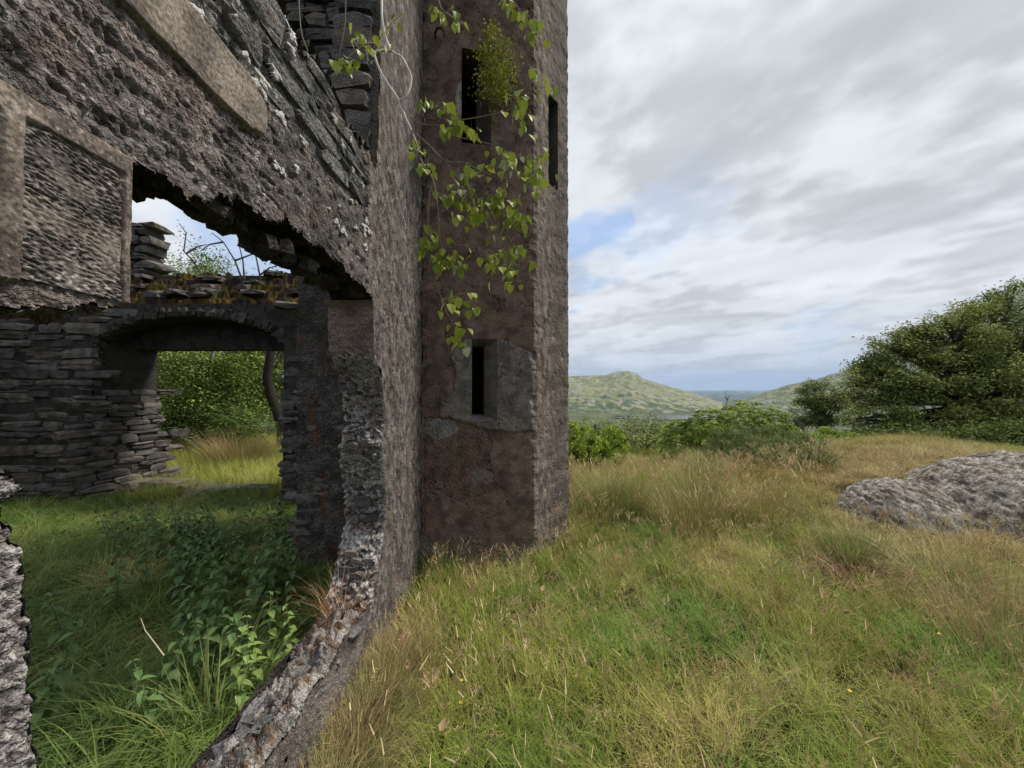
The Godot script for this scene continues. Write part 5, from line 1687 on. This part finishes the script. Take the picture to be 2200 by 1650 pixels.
# ------------------------------------------------------------------ the birch branch that hangs before the tower
func make_branch() -> void:
	var root := base("birch_branch", "birch branch with fresh green leaves hanging down before the tower", "branch", Vector3(-0.68, 3.3, -1.95))
	var o := root.position
	var lines := [
		[[838, -520, 2.6], [826, -200, 2.3], [820, 0, 2.0], [826, 70, 1.97], [842, 110, 1.95], [862, 122, 1.93], [873, 140, 1.9], [884, 170, 1.9], [874, 205, 1.88], [857, 216, 1.88]],
		[[842, 110, 1.95], [806, 112, 1.93], [818, 155, 1.91], [840, 190, 1.9], [857, 216, 1.88], [870, 250, 1.86], [884, 280, 1.85], [893, 303, 1.85]],
		[[857, 216, 1.88], [878, 245, 1.85], [905, 266, 1.82], [945, 269, 1.8], [962, 262, 1.8]],
		[[884, 280, 1.85], [920, 310, 1.82], [955, 345, 1.8], [1000, 352, 1.8], [1050, 375, 1.8], [1100, 395, 1.8], [1150, 385, 1.82]],
		[[893, 303, 1.85], [905, 345, 1.83], [930, 385, 1.8], [940, 440, 1.78], [946, 520, 1.76], [960, 560, 1.76]],
		[[955, 345, 1.8], [985, 385, 1.79], [1030, 430, 1.78], [1065, 480, 1.78], [1095, 515, 1.78], [1115, 560, 1.78], [1108, 605, 1.78]],
		[[930, 385, 1.8], [920, 450, 1.77], [925, 540, 1.75], [935, 600, 1.75], [955, 660, 1.75], [975, 700, 1.75], [990, 738, 1.75]],
		[[968, 292, 1.8], [1010, 300, 1.8], [1060, 312, 1.82], [1100, 330, 1.82], [1165, 345, 1.84]],
		[[962, 262, 1.8], [1010, 255, 1.8], [1060, 245, 1.8], [1095, 235, 1.82], [1150, 190, 1.85]],
		[[842, 110, 1.95], [800, 92, 1.75], [770, 105, 1.7], [735, 135, 1.65]],
		[[1040, -90, 1.9], [1075, -20, 1.88], [1110, 15, 1.85], [1140, 55, 1.85], [1162, 92, 1.85]],
		[[925, -70, 1.85], [945, 10, 1.82], [965, 32, 1.82], [1000, 55, 1.82]],
		[[640, -60, 1.62], [646, 60, 1.62], [662, 110, 1.62]], [[740, -60, 1.6], [742, 40, 1.62], [728, 125, 1.63]]]
	var pl: Array = []
	for k in lines.size():
		var b := Bag.new()
		var pts: Array = []
		for q in lines[k]: pts.append(at_px(q[0], q[1], q[2]) - o)
		# smooth the polyline
		var sm: Array = []
		for q in pts.size() - 1:
			var p0: Vector3 = pts[maxi(q - 1, 0)]
			var p1: Vector3 = pts[q]
			var p2: Vector3 = pts[q + 1]
			var p3: Vector3 = pts[mini(q + 2, pts.size() - 1)]
			for t in 4: sm.append(p1.cubic_interpolate(p2, p0, p3, t / 4.0))
		sm.append(pts[-1])
		var r: float = [0.0068, 0.0065, 0.004, 0.004, 0.004, 0.003, 0.003, 0.0025, 0.0025, 0.003, 0.003, 0.003, 0.0035, 0.0035][k]
		b.tube(sm, r, 0.0014 if k > 1 else r * 0.6, 6, Color(0.46, 0.43, 0.40) if k < 2 else Color(0.15, 0.115, 0.09))
		mesh("bough" if k < 2 else "twig", bag(b), M.twig, root)
		for p in sm: pl.append(p)
	var kinds: Array[ArrayMesh] = []
	for c in [Color(0.24, 0.30, 0.04), Color(0.18, 0.25, 0.04), Color(0.32, 0.37, 0.055), Color(0.40, 0.43, 0.28)]:
		kinds.append(leaf_mesh(0.054, 0.040, 0.25, 0.18, true, c))
	rng.seed = 12
	var n := 0
	var tb := Bag.new()
	var sprays := [[785, 88, 42, 17, 1.72], [735, 132, 28, 11, 1.65], [845, 42, 22, 4, 1.9], [955, 28, 30, 9, 1.82], [988, 50, 14, 4, 1.82], [1095, 5, 30, 9, 1.86], [1150, 62, 30, 11, 1.85], [1120, 40, 25, 5, 1.85], [908, 218, 14, 4, 1.8], [950, 232, 30, 9, 1.8], [968, 265, 24, 8, 1.78], [1125, 222, 48, 17, 1.82], [1168, 178, 24, 6, 1.85], [1150, 150, 16, 4, 1.85], [1020, 288, 28, 5, 1.8], [898, 320, 28, 8, 1.82], [912, 352, 24, 6, 1.82], [1090, 348, 60, 28, 1.82], [1140, 380, 44, 18, 1.82], [1155, 345, 26, 7, 1.84], [1000, 378, 46, 17, 1.78], [975, 412, 40, 12, 1.78], [1060, 432, 58, 28, 1.78], [1095, 468, 40, 16, 1.78], [1005, 452, 38, 15, 1.77], [922, 512, 28, 16, 1.75], [950, 550, 42, 15, 1.75], [988, 562, 25, 7, 1.75], [1050, 545, 40, 13, 1.77], [1092, 578, 34, 13, 1.78], [1112, 535, 25, 8, 1.78], [1104, 612, 14, 4, 1.78], [1125, 470, 22, 6, 1.78], [965, 645, 30, 7, 1.75], [1010, 655, 28, 6, 1.75], [985, 708, 24, 8, 1.75], [992, 738, 14, 4, 1.75]]
	for q in sprays:
		for k in maxi(2, roundi(q[3] * 0.70)):
			if n >= 300: break
			var p := at_px(q[0] + rng.randfn() * q[2] * 0.5, q[1] + rng.randfn() * q[2] * 0.42, q[4] + rng.randfn() * 0.05) - o
			var best: Vector3 = pl[0]
			for s in pl:
				if s.distance_squared_to(p) < best.distance_squared_to(p): best = s
			if best.distance_to(p) > 0.012:
				tb.tube([best, best.lerp(p, 0.5) + Vector3(0, 0.012, 0), p], 0.0013, 0.0007, 3, Color(0.15, 0.115, 0.08))
			var lf := mesh("leaf", kinds[3] if rng.randf() < 0.06 else kinds[rng.randi() % 3], M.leaf, root)
			var yaw := rng.randf() * TAU
			lf.transform = Transform3D(Basis(Vector3.UP, yaw) * Basis(Vector3.RIGHT, rng.randf_range(0.5, 1.45)) * Basis(Vector3.BACK, rng.randf_range(-0.7, 0.7)) * Basis.from_scale(Vector3.ONE * rng.randf_range(0.6, 1.1)), p)
			n += 1
	mesh("twiglets", bag(tb), M.twig, root).set_meta("kind", "stuff")
	var xs: Array[Transform3D] = []
	var cs := PackedColorArray()
	var small: Array[ArrayMesh] = [leaf_mesh(0.05, 0.038, 0.25, 0.18, true, Color.WHITE)]
	for q in sprays:                                        # the smaller leaves among the big ones
		for k in roundi(q[3] * 0.75):
			var p := at_px(q[0] + rng.randfn() * q[2] * 0.5, q[1] + rng.randfn() * q[2] * 0.42, q[4] + rng.randfn() * 0.06) - o
			xs.append(Transform3D((Basis(Vector3.UP, rng.randf() * TAU) * Basis(Vector3.RIGHT, rng.randf_range(0.4, 1.4))).scaled(Vector3.ONE * rng.randf_range(0.6, 1.0)), p))
			cs.append(Color(0.18, 0.24, 0.04).lerp(Color(0.32, 0.37, 0.055), rng.randf()))
	baked("small_leaves", small, xs, cs, M.leaf, root)

# ------------------------------------------------------------------ small things in the meadow
func spray(called: String, label: String, cat: String, at: Vector3, n: int, h: Vector2, w: float, spread: float, lean: float, droop: float, cols: Array, seed_: int, group := "") -> Node3D:
	rng.seed = seed_
	var root := base(called, label, cat, at, group)
	var b := Bag.new()
	for k in n:
		var a := rng.randf() * TAU
		var r := spread * sqrt(rng.randf())
		var c: Color = cols[rng.randi() % cols.size()]
		blade(b, Vector3(sin(a) * r, -0.02, cos(a) * r), a + rng.randf_range(-0.9, 0.9), rng.randf_range(h.x, h.y), w * rng.randf_range(0.7, 1.3), rng.randf_range(0.03, lean), rng.randf_range(0.1, 1.0) * droop, 4, c * rng.randf_range(0.75, 1.25))
	mesh("blades", bag(b, false), M.grass, root)
	return root

func spot(u: float, v: float) -> Vector3:                     # where the ray meets the ground
	var d := 0.8
	while d < 30.0:
		var p := at_px(u, v, d)
		if p.y < gh(p.x, p.z): return Vector3(p.x, gh(p.x, p.z), p.z)
		d += 0.02
	return at_px(u, v, 30.0)

func make_small() -> void:
	var och := [Color(0.30, 0.27, 0.10), Color(0.36, 0.29, 0.14), Color(0.22, 0.235, 0.075), Color(0.42, 0.34, 0.19)]
	var grn := [Color(0.16, 0.21, 0.06), Color(0.22, 0.25, 0.08), Color(0.30, 0.30, 0.12)]
	var brn := [Color(0.17, 0.095, 0.05), Color(0.24, 0.145, 0.08), Color(0.32, 0.22, 0.13), Color(0.13, 0.075, 0.045)]
	spray("rush_tussock", "dense upright rush tussock in the middle of the meadow", "tussock", spot(1480, 1150), 700, Vector2(0.35, 0.72), 0.004, 0.30, 0.4, 0.4, och, 1)
	spray("rush_tussock", "tall ochre rush tussock right of the tower foot", "tussock", spot(1310, 1100), 600, Vector2(0.35, 0.7), 0.004, 0.30, 0.4, 0.4, grn, 2)
	spray("rush_tussock", "dry rush tussock below the gorse bush", "tussock", spot(1640, 1130), 600, Vector2(0.3, 0.62), 0.004, 0.28, 0.45, 0.5, och, 3)
	spray("rush_tussock", "brown rush tussock seen through the doorway", "tussock", at_px(515, 1000, 8.2) * Vector3(1, 0, 1), 900, Vector2(0.6, 1.05), 0.007, 0.5, 0.6, 0.7, [Color(0.34, 0.25, 0.12), Color(0.27, 0.24, 0.09), Color(0.42, 0.31, 0.17)], 4)
	spray("grass_tussock", "green tussock of arching blades behind the dead brown one", "tussock", spot(1830, 1195), 420, Vector2(0.25, 0.5), 0.004, 0.24, 0.5, 0.7, grn, 5)
	spray("dead_tussock", "collapsed dead brown tussock of matted stalks", "tussock", Vector3(2.86, gh(2.86, -3.25), -3.25), 620, Vector2(0.12, 0.36), 0.006, 0.24, 0.9, 1.5, brn, 6)
	spray("dead_tussock", "flattened straw coloured tussock right of the dead brown one", "tussock", Vector3(3.5, gh(3.5, -3.2), -3.2), 380, Vector2(0.2, 0.5), 0.004, 0.22, 1.3, 1.2, [Color(0.28, 0.22, 0.12), Color(0.36, 0.29, 0.17), Color(0.16, 0.15, 0.07)], 7)
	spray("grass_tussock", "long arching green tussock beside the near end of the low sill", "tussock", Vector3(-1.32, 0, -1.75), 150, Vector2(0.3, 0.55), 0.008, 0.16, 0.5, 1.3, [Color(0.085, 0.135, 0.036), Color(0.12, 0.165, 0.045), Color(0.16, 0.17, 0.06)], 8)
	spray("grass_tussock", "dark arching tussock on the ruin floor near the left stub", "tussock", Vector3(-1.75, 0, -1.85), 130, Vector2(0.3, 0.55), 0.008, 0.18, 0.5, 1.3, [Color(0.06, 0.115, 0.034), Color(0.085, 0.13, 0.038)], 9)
	spray("dry_grass_tuft", "dry brown grass against the outer foot of the low wall", "grass tuft", Vector3(-0.72, 0, -1.5), 500, Vector2(0.12, 0.34), 0.003, 0.24, 0.7, 0.7, brn, 10)
	spray("dry_grass_tuft", "dry brown grass where the low wall meets the tall pier", "grass tuft", Vector3(-0.72, 0, -2.05), 420, Vector2(0.12, 0.32), 0.003, 0.22, 0.7, 0.7, brn, 11)
	spray("dry_grass_tuft", "withered stalks on the rubble at the foot of the broken jamb", "grass tuft", Vector3(-0.93, 0.40, -2.1), 130, Vector2(0.08, 0.3), 0.002, 0.10, 0.9, 0.8, [Color(0.30, 0.15, 0.08), Color(0.42, 0.30, 0.17), Color(0.22, 0.11, 0.06)], 12)
	spray("dry_grass_tuft", "reddish dry tuft at the right edge of the meadow", "grass tuft", spot(2150, 1400), 260, Vector2(0.25, 0.62), 0.003, 0.26, 0.4, 0.5, [Color(0.42, 0.29, 0.19), Color(0.48, 0.36, 0.22)], 13)
	for k in 9:
		var d := 1.15 + k * 0.13
		spray("dry_grass_tuft", "withered brown grass in the row along the outer face of the low wall", "grass tuft", Vector3(-0.74 + 0.05 * (k % 3), 0, -d), 420, Vector2(0.16, 0.36), 0.0028, 0.13, 0.6, 0.7, [Color(0.25, 0.18, 0.10), Color(0.30, 0.24, 0.12), Color(0.26, 0.28, 0.085), Color(0.34, 0.29, 0.14)], 200 + k, "dry grass along the low wall")
	rng.seed = 88
	var where: Array = []
	for k in 14: where.append([rng.randf_range(1250, 1560), rng.randf_range(1010, 1130), rng.randi()])
	for q in where:
		spray("rush_tussock", "tall tussock of rank grass among many between the tower and the gorse", "tussock", spot(q[0], q[1]), 420, Vector2(0.3, 0.66), 0.0042, 0.24, 0.45, 0.5, [och, grn][q[2] % 2], int(q[2] % 9999), "rank tussocks along the crest")
	for q in [[2185, 1330], [2120, 1250], [2195, 1500], [2080, 1330]]:
		spray("dry_grass_tuft", "tall thin reddish stalks at the right edge of the meadow", "grass tuft", spot(q[0], q[1]), 80, Vector2(0.35, 0.75), 0.0028, 0.22, 0.35, 0.4, [Color(0.45, 0.34, 0.2), Color(0.32, 0.33, 0.11), Color(0.27, 0.32, 0.1)], int(q[0]), "reddish stalks at the right edge")
	# posts
	for q in [[1722, 905, 10.6, 0.32, "weathered split fence post between the large rhododendron and the low one"], [1282, 912, 10.2, 0.22, "short dark fence post among the bushes beside the tower"]]:
		var top := at_px(q[0], q[1], q[2])
		var g := gh(top.x, top.z)
		var p := base("fence_post", q[4], "fence post", Vector3(top.x, g, top.z))
		var b := Bag.new()
		var h := top.y - g
		for k in 2:
			var dx := (k - 0.5) * 0.06
			b.tube([Vector3(dx, -0.1, 0), Vector3(dx, h * 0.6, 0), Vector3(dx * 1.5, h * (1.0 - 0.08 * k), 0.01)], 0.05, 0.035, 7, Color(0.22, 0.20, 0.18))
		b.tube([Vector3(0, h * 0.99, 0), Vector3(0.01, h * 1.003, 0)], 0.045, 0.003, 7, Color(0.25, 0.23, 0.21))
		mesh("post", bag(b), M.bark, p)
	# a bare twig above the big bush, another bleached one in the grass
	for q in [["dead_twig", "bare dead twig standing above the large rhododendron", [[[1561, 880], [1562, 855], [1558, 842]], [[1562, 862], [1567, 848]], [[1561, 858], [1555, 850]]], 9.6, Color(0.13, 0.12, 0.11), 0.012], ["dead_twig", "bleached forked twig in the rank grass", [[[1449, 1045], [1448, 1015], [1444, 992]], [[1448, 1020], [1456, 1002]], [[1448, 1030], [1440, 1015]]], 6.6, Color(0.5, 0.47, 0.42), 0.006]]:
		var at := at_px(q[2][0][0][0], q[2][0][0][1], q[3])
		var p := base(q[0], q[1], "twig", at)
		for l in q[2]:
			var b := Bag.new()
			var pts: Array = []
			for s in l: pts.append(at_px(s[0], s[1], q[3]) - at)
			b.tube(pts, q[5], q[5] * 0.4, 5, q[4])
			mesh("shoot", bag(b), M.twig, p)
	# buttercups
	for q in [[992, 1462, "buttercup nearest the tower foot in the short grass"], [990, 1510, "buttercup below the other one in the short grass"], [2018, 1362, "buttercup at the right of the meadow"], [1826, 1485, "buttercup in the lower right meadow"]]:
		var at := at_px(q[0], q[1], spot(q[0], q[1] + 35).z * -1.0)
		var p := base("buttercup", q[2], "flower", at)
		var b := Bag.new()
		b.tube([Vector3(0.01, -0.2, 0), Vector3(0.0, -0.1, 0), Vector3.ZERO], 0.0012, 0.001, 3, Color(0.15, 0.2, 0.05))
		mesh("stalk", bag(b), M.twig, p)
		for k in 5:
			var pb := Bag.new()
			var a := TAU * k / 5.0
			var f := Vector3(sin(a), 0.35, cos(a))
			var s := Vector3(cos(a), 0, -sin(a))
			pb.quad(Vector3.ZERO, f * 0.006 + s * 0.005, f * 0.011, f * 0.006 - s * 0.005, Color(0.85, 0.68, 0.03))
			mesh("petal", bag(pb, false), M.leaf, p)
	# fallen leaves
	for q in [[805, 1560, "dry buff fallen leaf lying near the low wall"], [945, 1632, "dry buff fallen leaf near the bottom of the meadow"], [1165, 1308, "small dry fallen leaf before the tower"]]:
		var at := spot(q[0], q[1])
		var lf := mesh("fallen_leaf", leaf_mesh(0.05, 0.036, 0.4, -0.3, true, Color(0.52, 0.36, 0.22)), M.leaf)
		lf.transform = Transform3D(Basis(Vector3.UP, float(q[0])) * Basis(Vector3.RIGHT, -0.4), at + Vector3(0, 0.12, 0))
		tag(lf, q[2], "leaf")
	# the single pale stalk among the nettles
	var at := at_px(335, 1390, 1.75)
	var st := Bag.new()
	st.tube([at_px(352, 1408, 1.75) - at, at_px(335, 1385, 1.75) - at, at_px(312, 1355, 1.75) - at, at_px(302, 1328, 1.75) - at], 0.003, 0.002, 5, Color(0.46, 0.42, 0.27))
	var sp := mesh("straw_stalk", bag(st), M.twig)
	sp.position = at
	tag(sp, "single pale bent straw among the nettles", "stalk")

# ------------------------------------------------------------------
func _ready() -> void:
	var cam := Camera3D.new()
	cam.name = "camera"
	cam.position = Vector3(0, EYE, 0)
	cam.rotation.x = PITCH
	cam.fov = 2.0 * rad_to_deg(atan(825.0 / F))
	cam.near = 0.05
	cam.far = 30000.0
	add_child(cam)
	for q in [[n1, 11], [n2, 12], [n3, 13]]:
		q[0].seed = q[1]
		q[0].noise_type = FastNoiseLite.TYPE_SIMPLEX_SMOOTH
		q[0].frequency = 0.1
		q[0].fractal_octaves = 4
		q[0].fractal_gain = 0.5
	var we := WorldEnvironment.new()
	var env := Environment.new()
	env.background_mode = Environment.BG_SKY
	env.sky = make_sky()
	env.tonemap_mode = Environment.TONE_MAPPER_LINEAR
	env.tonemap_exposure = 1.6
	env.sdfgi_enabled = true
	env.ssao_enabled = true
	env.ssil_enabled = true
	env.fog_enabled = true
	env.fog_density = 0.00006
	env.fog_light_color = Color(0.62, 0.76, 0.95)
	we.environment = env
	we.name = "sky"
	add_child(we)
	var sun := DirectionalLight3D.new()
	sun.name = "sun"
	sun.light_energy = 1.0
	sun.light_color = Color(1.0, 0.96, 0.9)
	sun.light_angular_distance = 10.0
	sun.shadow_enabled = true
	sun.rotation_degrees = Vector3(-56, 112, 0)
	add_child(sun)
	make_materials()
	for k in 10:
		stone_meshes.append(rough_block(900 + k, 0.16, false))
		slate_meshes.append(rough_block(950 + k, 0.13, true))
	make_land()
	make_far()
	make_wall()
	make_tower()
	make_inner_block()
	make_cross_wall()
	make_boulder()
	make_trees()
	make_shrubs()
	make_grass()
	make_nettles()
	make_branch()
	make_small()
